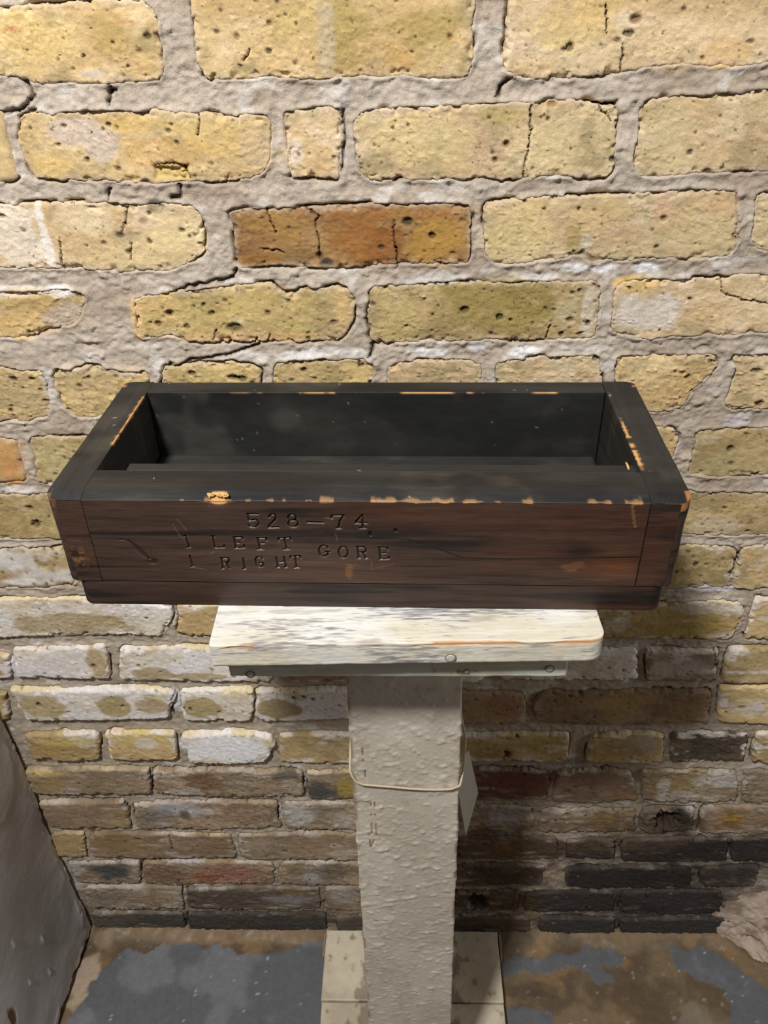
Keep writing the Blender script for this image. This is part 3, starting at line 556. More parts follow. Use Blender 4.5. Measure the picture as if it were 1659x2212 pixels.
mc = mixc(mc, S(166, 154, 142), sm(.0, .5, fbm(GU*70, GZ*130, 113, 4))*.5); mc = mc*(1+.10*fbm(GU*300, GZ*420, 114, 3))[..., None]
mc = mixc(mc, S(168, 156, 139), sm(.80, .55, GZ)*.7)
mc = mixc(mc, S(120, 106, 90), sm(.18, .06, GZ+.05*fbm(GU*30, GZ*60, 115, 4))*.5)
mc = mixc(mc, S(224, 220, 216), sm(.25, .5, fbm(GU*40, GZ*80, 117, 5))*.5)
mc = mixc(mc, S(118, 98, 76), gm*sm(.003, .001, dist)*.5)
mc = apply_marks(mc, GU, GZ); mc = mixc(mc, S(60, 48, 36), cr*.8)
me = mesh_np('mortar', np.stack([GU, -m_, GZ], -1), grid_quads(len(zs), len(us)), mc)
mo = link('mortar', me, M_MORT, wall)
# rubble and slumped mortar where the wall meets the floor, a lump of its own
hp = on_wall(1665, 1985)
RU, RZ = np.meshgrid(np.arange(.46, .80, .0022), np.arange(.002, .20, .0022))
hm = np.exp(-(((RU-hp[0])/.062)**2+((RZ-.0)/.085)**2)); heap = hm*.045*(1+.5*fbm(RU*40, RZ*40, 121, 4))+hm*.010*fbm(RU*130, RZ*130, 123, 3)-.006
rc = mixc(np.broadcast_to(S(196, 178, 162), RU.shape+(3,)), S(150, 132, 116), sm(-.2, .4, fbm(RU*60, RZ*60, 125, 4)))
tr = link('trim_1', mesh_np('trim_1', np.stack([RU, -heap, RZ], -1), grid_quads(RU.shape[0], RU.shape[1]), rc), M_MORT); tr['kind'] = 'structure'
# solid backing so the wall has thickness
bv = np.array([[x, y, z] for x in (U0-.25, U1+.02) for y in (.024, .22) for z in (-.1, Z1+.02)])
link('wall_core', mesh_np('wall_core', bv, [[0, 1, 5, 4], [2, 6, 7, 3], [0, 2, 3, 1], [4, 5, 7, 6], [1, 3, 7, 5], [0, 4, 6, 2]], np.tile(S(150, 138, 120), (8, 1)), False), M_MORT, wall)

# ------------------------------------------------------------------ floor: bare brown concrete with remains of grey paint
fx = np.arange(-.62, .90, .0032); fy = np.concatenate([np.arange(-1.6, -.42, .02), np.arange(-.42, .006, .0028)])
FX, FY = np.meshgrid(fx, fy)
def fpt(pts): return np.array([hit(x, y, (0, 0, 0), (0, 0, 1))[:2] for x, y in pts])
GREY = [[(110,2280),(150,2190),(200,2120),(250,2070),(275,2045),(330,2055),(360,2040),(420,2040),(470,2040),(500,2060),(560,2055),(610,2045),(660,2035),(720,2035),(720,2300),(680,2600),(60,2600)],
        [(1085,2078),(1100,2072),(1180,2070),(1260,2045),(1340,2062),(1345,2080),(1300,2090),(1340,2110),(1330,2122),(1290,2120),(1270,2095),(1230,2090),(1170,2102),(1085,2110)],
        [(1452,2050),(1500,2045),(1560,2060),(1620,2100),(1700,2180),(1740,2400),(1560,2400),(1580,2190),(1560,2140),(1500,2110),(1462,2100),(1455,2075)],
        [(1088,2175),(1150,2178),(1190,2185),(1210,2230),(1210,2320),(1088,2320)]]
gd = np.full(FX.shape, -1.0)
for g in GREY:
    pg = fpt(g); d = seg_dist(FX, FY, pg, True); gd = np.maximum(gd, np.where(inside(FX, FY, pg), d, -d))
wob = fbm(FX*45, FY*45, 201, 5)*.012+fbm(FX*160, FY*160, 203, 4)*.005
gm_ = sm(-.0012, .0012, gd+wob)
fc = mixc(np.broadcast_to(S(122, 104, 80), FX.shape+(3,)), S(98, 82, 64), sm(-.3, .3, fbm(FX*22, FY*22, 205, 4)))
fc = mixc(fc, S(146, 116, 80), sm(.1, .5, fbm(FX*35, FY*35, 207, 4))*.6)
fc = mixc(fc, S(176, 168, 158), sm(.50, .66, fbm(FX*130, FY*130, 209, 4))*.6)
for (x, y, rx, ry, c_, s_) in [(1600,2000,70,30,(150,124,80),.8),(1400,2150,90,50,(92,76,60),.7),(1150,2140,60,20,(84,70,56),.6),(1500,2200,40,40,(140,132,122),.5),(1400,2020,200,16,(132,110,80),.6),(450,2020,250,20,(134,108,78),.6),(180,2120,30,60,(186,166,146),.8),(230,2030,30,20,(150,130,100),.5)]:
    p = hit(x, y, (0,0,0), (0,0,1)); a = hit(x+rx, y, (0,0,0), (0,0,1)); b = hit(x, y+ry, (0,0,0), (0,0,1))
    q = ((FX-p[0])/(a[0]-p[0]))**2+((FY-p[1])/(b[1]-p[1]))**2+fbm(FX*50, FY*50, 213, 4)
    fc = mixc(fc, S(*c_), sm(1.2, .5, q)*s_)
gp = mixc(np.broadcast_to(S(98, 100, 104), FX.shape+(3,)), S(118, 120, 123), sm(.0, .3, fbm(FX*14, FY*14, 215, 4)-.05))
gp = mixc(gp, S(196, 190, 182), sm(.62, .72, fbm(FX*150, FY*150, 217, 3))*.7)
fc = mixc(fc, gp, gm_)
fh = fbm(FX*12, FY*12, 221, 3)*.0015+fbm(FX*120, FY*120, 223, 3)*.0007*(1-gm_)+gm_*.0008
fh = fh+sm(-.03, .004, FY+.012*fbm(FX*30, FY*30, 225, 3))*.010
fh = fh-.0015
sheet = np.stack([FX, FY, fh], -1)
fl = link('floor', mesh_np('floor', sheet, grid_quads(len(fy), len(fx)), fc), M_FLOOR); fl['kind'] = 'structure'

# ------------------------------------------------------------------ left wall: grey painted plaster with a broken edge
XL = -.533
wl = empty('wall_left', (XL, 0, 0)); wl['kind'] = 'structure'
py = np.concatenate([np.arange(-1.6, -.40, .03), np.arange(-.40, -.0008, .0024)]); pz = np.concatenate([np.arange(.006, .62, .003), np.arange(.62, Z1, .02)])
PY, PZ = np.meshgrid(py, pz)
ed = np.minimum(-PY, PZ*.8+.004)      # how far from the broken edges
edw = ed+fbm(PY*35, PZ*35, 301, 4)*.016
brk = sm(.016, .008, edw)                   # paint gone here
bx = fbm(PY*9, PZ*6, 303, 3)*.004+.010*np.exp(-(ed/.05)**2)*(.6+.6*fbm(PY*14, PZ*14, 305, 2))
bx = bx-brk*(.0012+.004*np.maximum(0, fbm(PY*120, PZ*120, 307, 3)))-sm(.004, 0, ed)*.002+sm(.007, .0, np.abs(edw-.012))*.0018*sm(.0, .3, fbm(PY*40, PZ*40, 318, 2))
pc = mixc(np.broadcast_to(S(188, 186, 187), PY.shape+(3,)), S(174, 171, 171), sm(-.3, .3, fbm(PY*8, PZ*5, 309, 3)))
pc = mixc(pc, S(206, 196, 182), brk*sm(-.5, .1, fbm(PY*90, PZ*90, 311, 3)))
# paint runs and knocks
rs = np.random.RandomState(9)
for (x, y) in [(30,2040),(92,2030),(65,2122),(106,2100)]:
    p = hit(x, y, (XL, 0, 0), (1, 0, 0)); q = ((PY-p[1])/.0028)**2+((PZ-p[2])/.009)**2
    m = sm(1.2, .5, q); bx = bx+m*.002; pc = mixc(pc, S(196, 192, 188), sm(1.0, .4, ((PY-p[1]+.002)/.0014)**2+((PZ-p[2])/.008)**2)*.7)
flake = np.array([hit(x, y, (XL, 0, 0), (1, 0, 0))[1:] for x, y in [(-60,1540),(0,1575),(20,1650),(24,1700),(18,1740),(5,1780),(-80,1860),(-200,1700)]])
fm = np.where(inside(PY+fbm(PY*60, PZ*60, 315, 3)*.006, PZ, flake), 1.0, 0.0); pc = mixc(pc, S(186, 178, 172), fm*.8); bx = bx+fm*.0012
p = hit(24, 2196, (XL, 0, 0), (1, 0, 0)); q = ((PY-p[1])/.008)**2+((PZ-p[2])/.020)**2+fbm(PY*120, PZ*120, 317, 3)*.6
pc = mixc(pc, S(112, 78, 40), sm(1.1, .6, q)); bx = bx-sm(1.1, .6, q)*.002
link('plaster', mesh_np('plaster', np.stack([bx, PY, PZ], -1), grid_quads(len(pz), len(py)), pc), M_PLAST, wl)
bv = np.array([[x, y, z] for x in (-.25, -.009) for y in (-1.6, .024) for z in (-.05, Z1)])
link('wall_core', mesh_np('wall_core', bv, [[0, 1, 3, 2], [4, 6, 7, 5], [0, 4, 5, 1], [2, 3, 7, 6], [1, 5, 7, 3], [0, 2, 6, 4]], np.tile(S(140, 126, 108), (8, 1)), False), M_MORT, wl)

# ------------------------------------------------------------------ the painted stand
stand = empty('wooden_stand', (0, -.19, 0), 0, 'narrow pedestal stand in chipped white paint holding up the dark box', 'stand')
SO = np.array([0, -.19, 0])
BZ = .957-FLOOR                              # top of the board
def white_paint(P, lx=1.0, worn=1.0, seed=0):
    u, w = P[..., 0], P[..., 1]+P[..., 2]
    c = mixc(np.broadcast_to(S(222, 220, 213), u.shape+(3,)), S(214, 207, 188), sm(-.2, .4, fbm(u*18, w*22, 401+seed, 3)))
    st = fbm(u*75, w*620, 403+seed, 3, .7)*.75+.8*fbm(u*13, w*60, 405+seed, 4)
    c = mixc(c, S(146, 144, 148), sm(.08, .36, st)*.8*worn)
    c = mixc(c, S(110, 104, 100), sm(.40, .62, st)*.65*worn)
    return c, st
def board_fn(P, N):
    c, st = white_paint(P)
    x, y, z = P[..., 0], P[..., 1], P[..., 2]
    # corners knocked round in plan
    r = np.where(x > 0, .011, .0025)
    xl, xr = -.1372, .1325; yf = -.3115-SO[1]
    dx = np.minimum(x-xl, xr-x); dyf = y-yf
    q = np.clip(1-dx/r, 0, 1); P = P.copy(); push = (r-r*np.sqrt(np.maximum(0, 1-q*q)))*.85
    P[..., 1] += push*sm(.05, .0, dyf)
    ez = np.abs(z-(BZ-.0005))+np.abs(dyf)
    # arris worn to bare wood
    ch = sm(.05, .35, fbm(x*35, z*200+y*200, 411, 4)+.12-np.abs(x-.01)*.3)*sm(.0042, .0014, ez)
    c = mixc(c, S(196, 142, 88), ch*.85)
    d = sm(.3, .6, fbm(x*40, (y+z)*160, 415, 3)); c = mixc(c, S(104, 98, 92), d*.35)
    gr = np.exp(-(((x-.045)/.03)**2+((y+.302-SO[1]-.012)/.006)**2))*sm(-.1, .3, fbm(x*120, y*500, 417, 3)); c = mixc(c, S(90, 86, 82), gr*.8)
    br = np.exp(-(((x-.0)/.05)**2+((y+.278-SO[1])/.006)**2))*sm(-.2, .3, fbm(x*80, y*400, 419, 3)); c = mixc(c, S(170, 140, 112), br*.7)
    hgt = -sm(.1, .4, st)*.00012+fbm(x*220, (y+z)*260, 421, 3)*.00016-ch*.0006
    return P+N*hgt[..., None], c
yb0, yb1 = -.3115-SO[1], -.050-SO[1]
prof = roundpoly([(yb0, BZ), (yb0, BZ-.0205), (yb1, BZ-.0205), (yb1, BZ), (yb0+.05, BZ)], [.0012, .003, .003, .003, 0], [.0004, .02, .02, .02, .00042])
brd = sweep('top_board', prof, np.arange(-.1372, .1326, .0008), 'x', board_fn, M_BOARD, stand)
brd.rotation_euler = (0, 0, math.radians(1.2)); brd.location = (0, 0, 0)
def bat_fn(P, N):
    c, st = white_paint(P, seed=20, worn=.35); c = c*np.array([.86, .90, .86])
    sc = sm(.35, .6, fbm(P[..., 0]*160, P[..., 2]*200, 431, 3))*np.exp(-((P[..., 0]-.035)/.02)**2)*.8
    return P+N*(fbm(P[..., 0]*60, P[..., 2]*90, 433, 3)*.0005)[..., None], mixc(c, S(96, 82, 66), sc)
yc0 = -.297-SO[1]
prof = roundpoly([(yc0, BZ-.0212), (yc0, BZ-.047), (yb1-.014, BZ-.047), (yb1-.014, BZ-.0212)], [.001, .002, .002, .001], [.0012, .02, .02, .02])
sweep('under_plank', prof, np.arange(-.1285, .1155, .0015), 'x', bat_fn, M_BOARD, stand)
def nail(px, py, O, parent, r=.0028, mat=M_NAIL):
    p = hit(px, py, (0, O, 0), (0, 1, 0))-SO; V = []; k = 14
    for rr, d in ((r, .0008), (r, -.0006), (r*.8, -.0011), (r*.3, -.0012)):
        for j in range(k): V.append((rr*math.cos(6.2832*j/k), d, rr*math.sin(6.2832*j/k)))
    o = link('nail_head', mesh_np('nail_head', np.array(V), grid_quads(4, k, 0, True)[:, ::-1], None, False, [3*k+np.arange(k)]), mat, parent); o.location = p
    V = []
    for rr, d in ((r*1.0, -.0002), (r*1.12, -.0010), (r*1.28, -.0002)):
        for j in range(k): V.append((rr*math.cos(6.2832*j/k), d, rr*math.sin(6.2832*j/k)))
    rg = link('nail_rim', mesh_np('nail_rim', np.array(V), grid_quads(3, k, 0, True)[:, ::-1]), M_RING, parent); rg.location = p
M_RING = mat_plain('dark_paint_crack', S(138, 132, 122), .8)
nail(973, 1420, -.3112, stand, .0032); nail(541, 1456, -.297, stand); nail(1187, 1443, -.297, stand)
nail(1008, 1449, -.297, stand, .0016)
# post
PF = -.240
def post_fn(P, N):
    x, y, z = P[..., 0].copy(), P[..., 1], P[..., 2]
    t = np.clip((z-.16)/(.80-.16), -.3, 1.2); k = (.0513*(1-t)+.0484*t)/.0484; cx = .0020*(1-t)-.0022*t
    P = P.copy(); P[..., 0] = x*k+cx
    front = sm(-.5, -.9, N[..., 1])
    drip = np.maximum(0, fbm(x*110+z*30, z*120-x*40, 441, 4)-.14)*.0020+np.maximum(0, fbm(x*260, z*330, 443, 3)-.22)*.0012
    w = sm(.90, .70, z)*.9+.25
    h = drip*w+fbm(x*40, z*12, 445, 3)*.0006
    c = mixc(np.broadcast_to(S(205, 197, 184), x.shape+(3,)), S(192, 184, 170), sm(-.3, .3, fbm(x*30, z*16, 447, 4)))
    c = mixc(c, S(170, 160, 144), sm(.25, .6, fbm(x*110, z*110, 449, 4))*.5)
    # dashes where the paint has split along the grain
    for ln in ([(782,1617),(787,1660),(792,1705)],[(808,1680),(809,1700)],[(799,1722),(803,1800)],[(809,1722),(814,1810)],[(797,1800),(801,1830),(808,1815)],[(770,1570),(776,1590)]):
        q = np.array([hit(a, b, (0, PF, 0), (0, 1, 0)) for a, b in ln]); q = np.stack([q[:, 0], q[:, 2]], 1)
        d = seg_dist(P[..., 0], z, q); m = sm(.0009, .0003, d)*front*sm(-.15, .1, vn(x*0+3, z*190, 451)); h = h-m*.0012
        c = mixc(c, S(112, 72, 40), m*.9)
    for (px, py, r) in ((772,1578,.004),(812,1989,.003),(795,1912,.003)):
        q = hit(px, py, (0, PF, 0), (0, 1, 0)); m = np.exp(-(((P[..., 0]-q[0])/r)**2+((z-q[2])/(r*1.4))**2))*sm(-.2, .3, fbm(x*300, z*300, 453, 3))*front
        c = mixc(c, S(90, 88, 74), m*.8)
    ex = sm(.004, .0008, np.minimum(np.abs(x+.0484), np.abs(.0484-x))+np.abs(y-(PF-SO[1])))
    c = mixc(c, S(120, 96, 70), ex*sm(.1, .4, fbm(x*20, z*60, 455, 4))*.7)
    return P+N*h[..., None], c
pf = PF-SO[1]
prof = roundpoly([(-.0484, pf), (.0484, pf), (.0484, pf+.092), (-.0484, pf+.092)], [.0022]*4, [.0012, .01, .02, .01])
sweep('post', prof, np.arange(.018, BZ-.0475, .0014), 'z', post_fn, M_POST, stand)
# base planks
def base_fn(seed):
    def fn(P, N):
        x, y, z = P[..., 0], P[..., 1], P[..., 2]
        c = mixc(np.broadcast_to(S(206, 194, 172), x.shape+(3,)), S(186, 174, 152), sm(-.3, .3, fbm(x*20+seed, y*20, 461, 4)))
        c = mixc(c, S(120, 106, 92), sm(.18, .5, fbm(x*90, y*60+seed, 463, 4)+.6*sm(.03, .0, np.abs(np.abs(x+.002)-.062))-.1)*.7)
        return P+N*(fbm(x*70, y*70+seed, 465, 3)*.0007)[..., None], c
    return fn
for i, (y0, y1, x0, x1) in enumerate([(-.1195, -.0110, -.1325, .1450), (-.233, -.1210, -.1310, .1440), (-.346, -.2345, -.1315, .1435)]):
    prof = roundpoly([(y0-SO[1], .0225), (y0-SO[1], .0025), (y1-SO[1], .0025), (y1-SO[1], .0225)], [.003]*4, [.004, .02, .004, .002])
    sweep('base_plank', prof, np.arange(x0, x1, .002), 'x', base_fn(i*7.7), M_POST, stand)
for x0, x1 in ((-.1365, -.1332), (.1457, .1490)):
    prof = roundpoly([(x0, .019), (x0, .001), (x1, .001), (x1, .019)], [.001]*4, [.004]*4)
    sweep('base_cleat', prof, np.arange(-.052-SO[1], -.011-SO[1], .004), 'y', lambda P, N: (P, np.broadcast_to(S(150, 128, 100), P.shape)), M_POST, stand)

# ------------------------------------------------------------------ swing tag on twine round the post
O3 = lambda x, y, Y: hit(x, y, (0, Y, 0), (0, 1, 0))
cl = O3(990, 1716, -.232); cr_ = O3(1032, 1712, -.125); ct = O3(1012, 1621, -.176)
nrm = np.cross(cr_-cl, ct-cl); nrm /= np.linalg.norm(nrm)
cb = hit(1005, 1805, cl, nrm); c1 = hit(1005, 1628, cl, nrm); c2 = hit(994, 1650, cl, nrm)
tag = empty('hang_tag', tuple(ct), 0, 'blank cream card tag tied with twine to the white post', 'tag')
ol = np.array([ct, c1, c2, cl, cb, cr_])-ct
V = np.concatenate([ol, ol+nrm*.0006]); n = 6
link('card', mesh_np('card', V, [[i, (i+1) % n, n+(i+1) % n, n+i] for i in range(n)], None, False, [np.arange(n)[::-1], n+np.arange(n)]), M_CARD, tag)
def post_x(z):
    t = np.clip((z-.16)/(.80-.16), -.3, 1.2); k = (.0513*(1-t)+.0484*t)/.0484; cx = .0020*(1-t)-.0022*t
    return cx-.0484*k, cx+.0484*k
fr = [O3(x, y, PF-.0030) for x, y in ((770,1689),(785,1695),(820,1698),(857,1701),(890,1704),(915,1705.5),(945,1706),(972,1705),(984,1701))]
zl = fr[0][2]; xl, xr = post_x(zl)
path = [np.array([xr+.002, PF+.096, zl+.03]), np.array([xl+.01, PF+.0955, zl+.045]), np.array([xl-.0016, PF+.088, zl+.045]), np.array([xl-.0018, PF+.03, zl+.028]), np.array([xl-.0020, PF+.002, zl+.012]), np.array([xl+.0004, PF-.0020, zl+.0055])]
path += fr+[np.array([xr+.0006, PF-.002, fr[-1][2]+.0015]), np.array([xr+.0035, PF+.008, fr[-1][2]+.006]), np.array([xr+.006, PF+.022, fr[-1][2]+.018]), np.array([xr+.0065, PF+.03, fr[-1][2]+.032]), np.array([xr+.004, PF+.045, fr[-1][2]+.037]), np.array([xr+.0022, PF+.085, zl+.032]), np.array([xr+.002, PF+.096, zl+.03])]
path = np.array(path); dd = np.concatenate([[0], np.cumsum(np.linalg.norm(np.diff(path, axis=0), axis=1))]); tq = np.arange(0, dd[-1], .0009)
def cr_spline(P, dd, t):
    out = []
    for x in t:
        i = min(max(np.searchsorted(dd, x)-1, 0), len(P)-2); s_ = (x-dd[i])/(dd[i+1]-dd[i]+1e-9)
        p0, p1, p2, p3 = P[max(i-1, 0)], P[i], P[i+1], P[min(i+2, len(P)-1)]
        lin = p1+(p2-p1)*s_; cat = .5*((2*p1)+(-p0+p2)*s_+(2*p0-5*p1+4*p2-p3)*s_**2+(-p0+3*p1-3*p2+p3)*s_**3)
        out.append(.6*lin+.4*cat)
    return np.array(out)
tube('twine', cr_spline(path, dd, tq)-ct, .0011, M_TWINE, tag, 8, 1500)

# ------------------------------------------------------------------ the dark wooden box
BXO = np.array([-.0263, -.1875, BZ+.0004]); BYAW = -.0201
WX, WY = .2118, .0885                        # half sizes
ZB, ZT = .0222, .0940                        # top of the base board, top of the rim
box = empty('wooden_box', tuple(BXO), BYAW, 'open dark brown wooden box with stamped lettering resting on the white stand', 'box')
cyw, syw = math.cos(BYAW), math.sin(BYAW)
bu = np.array([cyw, syw, 0]); bv_ = np.array([-syw, cyw, 0])
FO = BXO-bv_*WY                              # a point on the front face
def floc(px, py):
    p = hit(px, py, FO, bv_)-BXO; return np.array([p@bu, p[2]])
def tloc(px, py):
    p = hit(px, py, BXO+np.array([0, 0, ZT]), (0, 0, 1))-BXO; return np.array([p@bu, p@bv_])
cs = lambda x, y: (360+.3255*x, 1050+.3255*y)
def ell(cx, cy, rx, ry, n=14): return [(cx+rx*math.cos(6.2832*i/n), cy+ry*math.sin(6.2832*i/n)) for i in range(n+1)]
STROKES = [  # the stamped characters
 [(530,187),(606,187)],[(536,187),(546,230)],[(546,230),(590,223),(610,240),(608,260),(585,272),(552,270),(540,258)],
 [(678,208),(690,190),(715,188),(727,205),(718,227),(680,262),(675,276),(746,273)],
 ell(833,209,27,20),ell(839,249,33,22),
 [(932,240),(1042,244)],
 [(1097,214),(1095,197),(1178,195),(1150,232),(1140,280)],[(1124,281),(1156,280)],
 [(1302,280),(1300,190),(1250,247),(1328,247)],[(1278,280),(1322,279)],
 [(122,330),(150,406)],[(112,336),(128,329)],[(134,409),(160,405)],
 [(304,335),(320,411),(382,406),(382,394)],[(292,336),(316,333)],
 [(446,341),(460,412)],[(440,341),(501,340),(504,354)],[(453,378),(482,377)],[(452,413),(516,409),(514,394)],
 [(602,346),(620,418)],[(594,346),(661,345),(664,362)],[(611,382),(649,380)],[(598,421),(640,418)],
 [(744,364),(739,346),(821,342),(826,360)],[(780,344),(796,416)],[(775,421),(817,418)],
 [(153,462),(170,532)],[(158,537),(182,533)],
 [(362,480),(373,548)],[(352,481),(405,478),(416,494),(405,511),(376,513)],[(394,512),(418,549)],[(364,550),(382,548)],
 [(505,480),(518,551)],[(508,552),(527,550)],
 [(640,486),(622,470),(600,472),(587,492),(594,524),(612,540),(641,534),(640,512),(618,513)],
 [(725,475),(740,540)],[(778,470),(793,540)],[(734,508),(786,503)],[(730,541),(750,540)],[(782,541),(802,539)],
 [(822,482),(818,468),(885,465),(889,480)],[(851,466),(863,540)],[(845,543),(882,541)],
 [(1070,417),(1064,403),(1040,396),(1018,406),(1010,430),(1020,460),(1045,469),(1068,461),(1072,438)],[(1054,437),(1084,436)],
 ell(1172,440,31,37),
 [(1266,406),(1276,478)],[(1258,406),(1308,406),(1325,420),(1318,440),(1273,442)],[(1298,442),(1328,478)],[(1266,479),(1288,478)],[(1316,480),(1334,478)],
 [(1411,409),(1421,486)],[(1404,409),(1465,410),(1467,424)],[(1416,446),(1456,443)],[(1412,487),(1476,483),(1475,470)]]
STK = [np.array([floc(*cs(*p)) for p in s_]) for s_ in STROKES]
SCR = [[(66,215),(132,290)],[(35,245),(90,335)],[(190,540),(265,553)],[(290,446),(312,432)],[(1120,320),(1132,360)],[(1358,502),(1358,552)],[(1180,515),(1262,524)],[(1395,540),(1500,520)],[(1050,205),(1100,220)]]
SCRL = [np.array([floc(*cs(*p)) for p in s_]) for s_ in SCR]
GOUGE = (floc(276,1167), floc(322,1208))
KNOTS = [floc(800,1153), floc(855,1146), floc(263,1166)]
CHIPS = [(440,500,1.6),(388,396,.6),(660,672,.8),(690,720,1.3),(800,905,1.3),(905,980,1.0),(1000,1046,1.2),(1070,1080,.6),(1130,1152,1.8),(1272,1322,1.0),(1352,1390,1.2),(575,590,.8),(610,616,.8),(530,540,.6)]
CHL = [(floc(a, 1080)[0], floc(b, 1080)[0], w) for a, b, w in CHIPS]
DRIP = np.array([floc(1366,1084), floc(1368,1110), floc(1372,1138)])
RED, DRK, BRN = S(80, 51, 37), S(36, 30, 28), S(66, 50, 42)
ZC = ZT-.0030                                # foot of the front bevel
def wood_col(x, z, seed=0, red=0.0):
    g = fbm(x*9+seed, z*170, 501+seed, 4)+.5*fbm(x*22, z*420, 503+seed, 3)
    wv = fbm(x*7, z*40, 505+seed, 4)
    c = mixc(np.broadcast_to(BRN, x.shape+(3,)), DRK, sm(-.1, .45, g+.5*wv))
    c = mixc(c, RED, np.clip(sm(-.1, .5, fbm(x*8+4, z*38, 507+seed, 4)+red)*.6, 0, 1))
    return c
def top_col(x, y, seed=0):
    c = mixc(np.broadcast_to(S(44, 44, 43), x.shape+(3,)), S(31, 31, 32), sm(-.3, .3, fbm(x*14, y*40, 511+seed, 4)))
    c = mixc(c, S(84, 78, 68), sm(.2, .6, fbm(x*20, y*30, 513+seed, 5))*.35)
    return mixc(c, S(190, 176, 150), sm(.80, .86, fbm(x*230, y*260, 515+seed, 2))*.6)
TAN = S(206, 158, 100)
def front_fn(P, N):
    x, y, z = P[..., 0], P[..., 1], P[..., 2]
    front = sm(-.6, -.95, N[..., 1]); h = np.zeros_like(x)
    cF = wood_col(x, z, 0, -.12+.42*np.clip(x/.2, -.6, 1))
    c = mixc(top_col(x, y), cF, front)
    # bevel along the front arris: its bluish lit sheen is painted into the colour
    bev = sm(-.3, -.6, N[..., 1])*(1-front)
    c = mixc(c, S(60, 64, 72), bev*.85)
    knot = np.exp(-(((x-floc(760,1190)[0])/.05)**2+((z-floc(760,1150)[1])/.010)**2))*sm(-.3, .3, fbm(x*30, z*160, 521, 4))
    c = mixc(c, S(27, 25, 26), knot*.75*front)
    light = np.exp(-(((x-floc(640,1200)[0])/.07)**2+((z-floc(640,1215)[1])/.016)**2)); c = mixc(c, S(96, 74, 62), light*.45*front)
    bl = np.exp(-(((x-floc(1255,1195)[0])/.012)**2+((z-floc(1255,1195)[1])/.009)**2)); c = mixc(c, S(30, 26, 24), bl*.8*front)
    rd = np.exp(-(((x-floc(1330,1230)[0])/.022)**2+((z-floc(1330,1225)[1])/.010)**2)); c = mixc(c, S(122, 74, 44), rd*.5*front)
    # sweeping grain line
    gl = np.array([floc(*p) for p in [(700,1150),(800,1163),(880,1165),(930,1180),(1000,1205),(1100,1208),(1250,1206),(1380,1204)]])
    d = seg_dist(x, z, gl); c = mixc(c, S(24, 20, 19), sm(.0010, .0002, d)*.8*front); h -= sm(.0009, .0002, d)*.0003*front
    # stamped characters
    D = np.full(x.shape, 1.0); near = (x > STK[11][:, 0].min()-.006) & (x < STK[-1][:, 0].max()+.006) & (front > .5)
    xs_, zs_ = x[near], z[near]; dn = np.full(xs_.shape, 1.0)
    for s_ in STK: dn = np.minimum(dn, seg_dist(xs_, zs_, s_))
    D[near] = dn; m = sm(.00095, .00030, D)
    h -= m*.0014*front; c = mixc(c, S(30, 22, 18), m*.65*front)
    rim = np.exp(-((D-.0012)/.0004)**2); c = mixc(c, S(98, 74, 58), rim*.22*front)
    for s_ in SCRL:
        d = seg_dist(x, z, s_); mm = sm(.0006, .0002, d)*front; h -= mm*.0004; c = mixc(c, S(112, 88, 66), mm*.5)
    a_, b_ = GOUGE; ab = b_-a_; t = np.clip(((x-a_[0])*ab[0]+(z-a_[1])*ab[1])/(ab@ab), 0, 1); d = np.hypot(x-a_[0]-t*ab[0], z-a_[1]-t*ab[1])
    wd_ = .0007+.0016*np.sin(np.pi*np.clip(t, .02, 1)*.85); mm = sm(1.0, .55, d/wd_)*front; h -= mm*.0012; c = mixc(c, S(44, 32, 28), mm*.8)
    q = floc(330,1213); mm = sm(.0030, .0018, np.hypot((x-q[0])/1.6, z-q[1]))*front; h -= mm*.0008; c = mixc(c, S(38, 26, 22), mm*.7)
    for q, (ra, rb) in zip(KNOTS, ((.0018, .0026), (.0016, .0018), (.0018, .0006))):
        mm = sm(1.15, .75, np.hypot((x-q[0])/ra, (z-q[1])/rb))*front; h -= mm*.001; c = mixc(c, S(18, 16, 16), mm*.9)
    # tan chips along the bevel, splits, drip of varnish
    jag = fbm(x*170, z*500, 531, 4)*1.3
    for x0, x1, w in CHL:
        ins = sm(x0-.0006, x0+.0006, x)*sm(x1+.0006, x1-.0006, x)
        jw = np.maximum(.05, 1+1.6*jag); mm = ins*sm(.0007*w*jw, .0002*w*jw, np.abs(z-ZC-.0001))*sm(-.2, -.5, N[..., 1]); c = mixc(c, TAN*(.9+.2*jag[..., None]), mm*.95); h -= mm*.0005
    d = seg_dist(x, z, DRIP); mm = sm(.0012, .0006, d)*front*(.55+.45*np.sin(z*5200)); c = mixc(c, S(150, 108, 66), mm*.75); h += sm(.0012, .0006, d)*front*.0006
    for (px, py, rx, ry) in ((1240,1225,.009,.004),(700,1084,.004,.002),(755,1235,.003,.006),(470,1084,.012,.0015),(1420,1270,.01,.002)):
        q = floc(px, py); mm = sm(1.2, .4, ((x-q[0])/rx)**2+((z-q[1])/ry)**2+fbm(x*150, z*300, 533, 3))*front; c = mixc(c, S(128, 88, 54), mm*.5)
    h = h+fbm(x*18, z*260, 535, 4)*.00022*front
    # splinter torn out of the bevel
    q = floc(470,1075); mm = np.exp(-((x-q[0])/.0075)**2)*sm(-.1, -.4, N[..., 1])*sm(.006, .001, np.abs(z-ZC)); h -= mm*.0012; c = mixc(c, TAN, sm(.45, .7, mm)*.9)
    return P+N*h[..., None], c
xj0, xj1 = -WX+.0245, WX-.0262               # joints with the end pieces
YI = -WY+.0335                               # inner face of the front piece
prof = roundpoly([(-WY, ZC), (-WY, ZB+.0004), (YI, ZB+.0004), (YI, ZT), (-WY+.0085, ZT)], [.0003, .0004, .0005, .0008, .0012], [.00040, .02, .004, .0016, .0012])
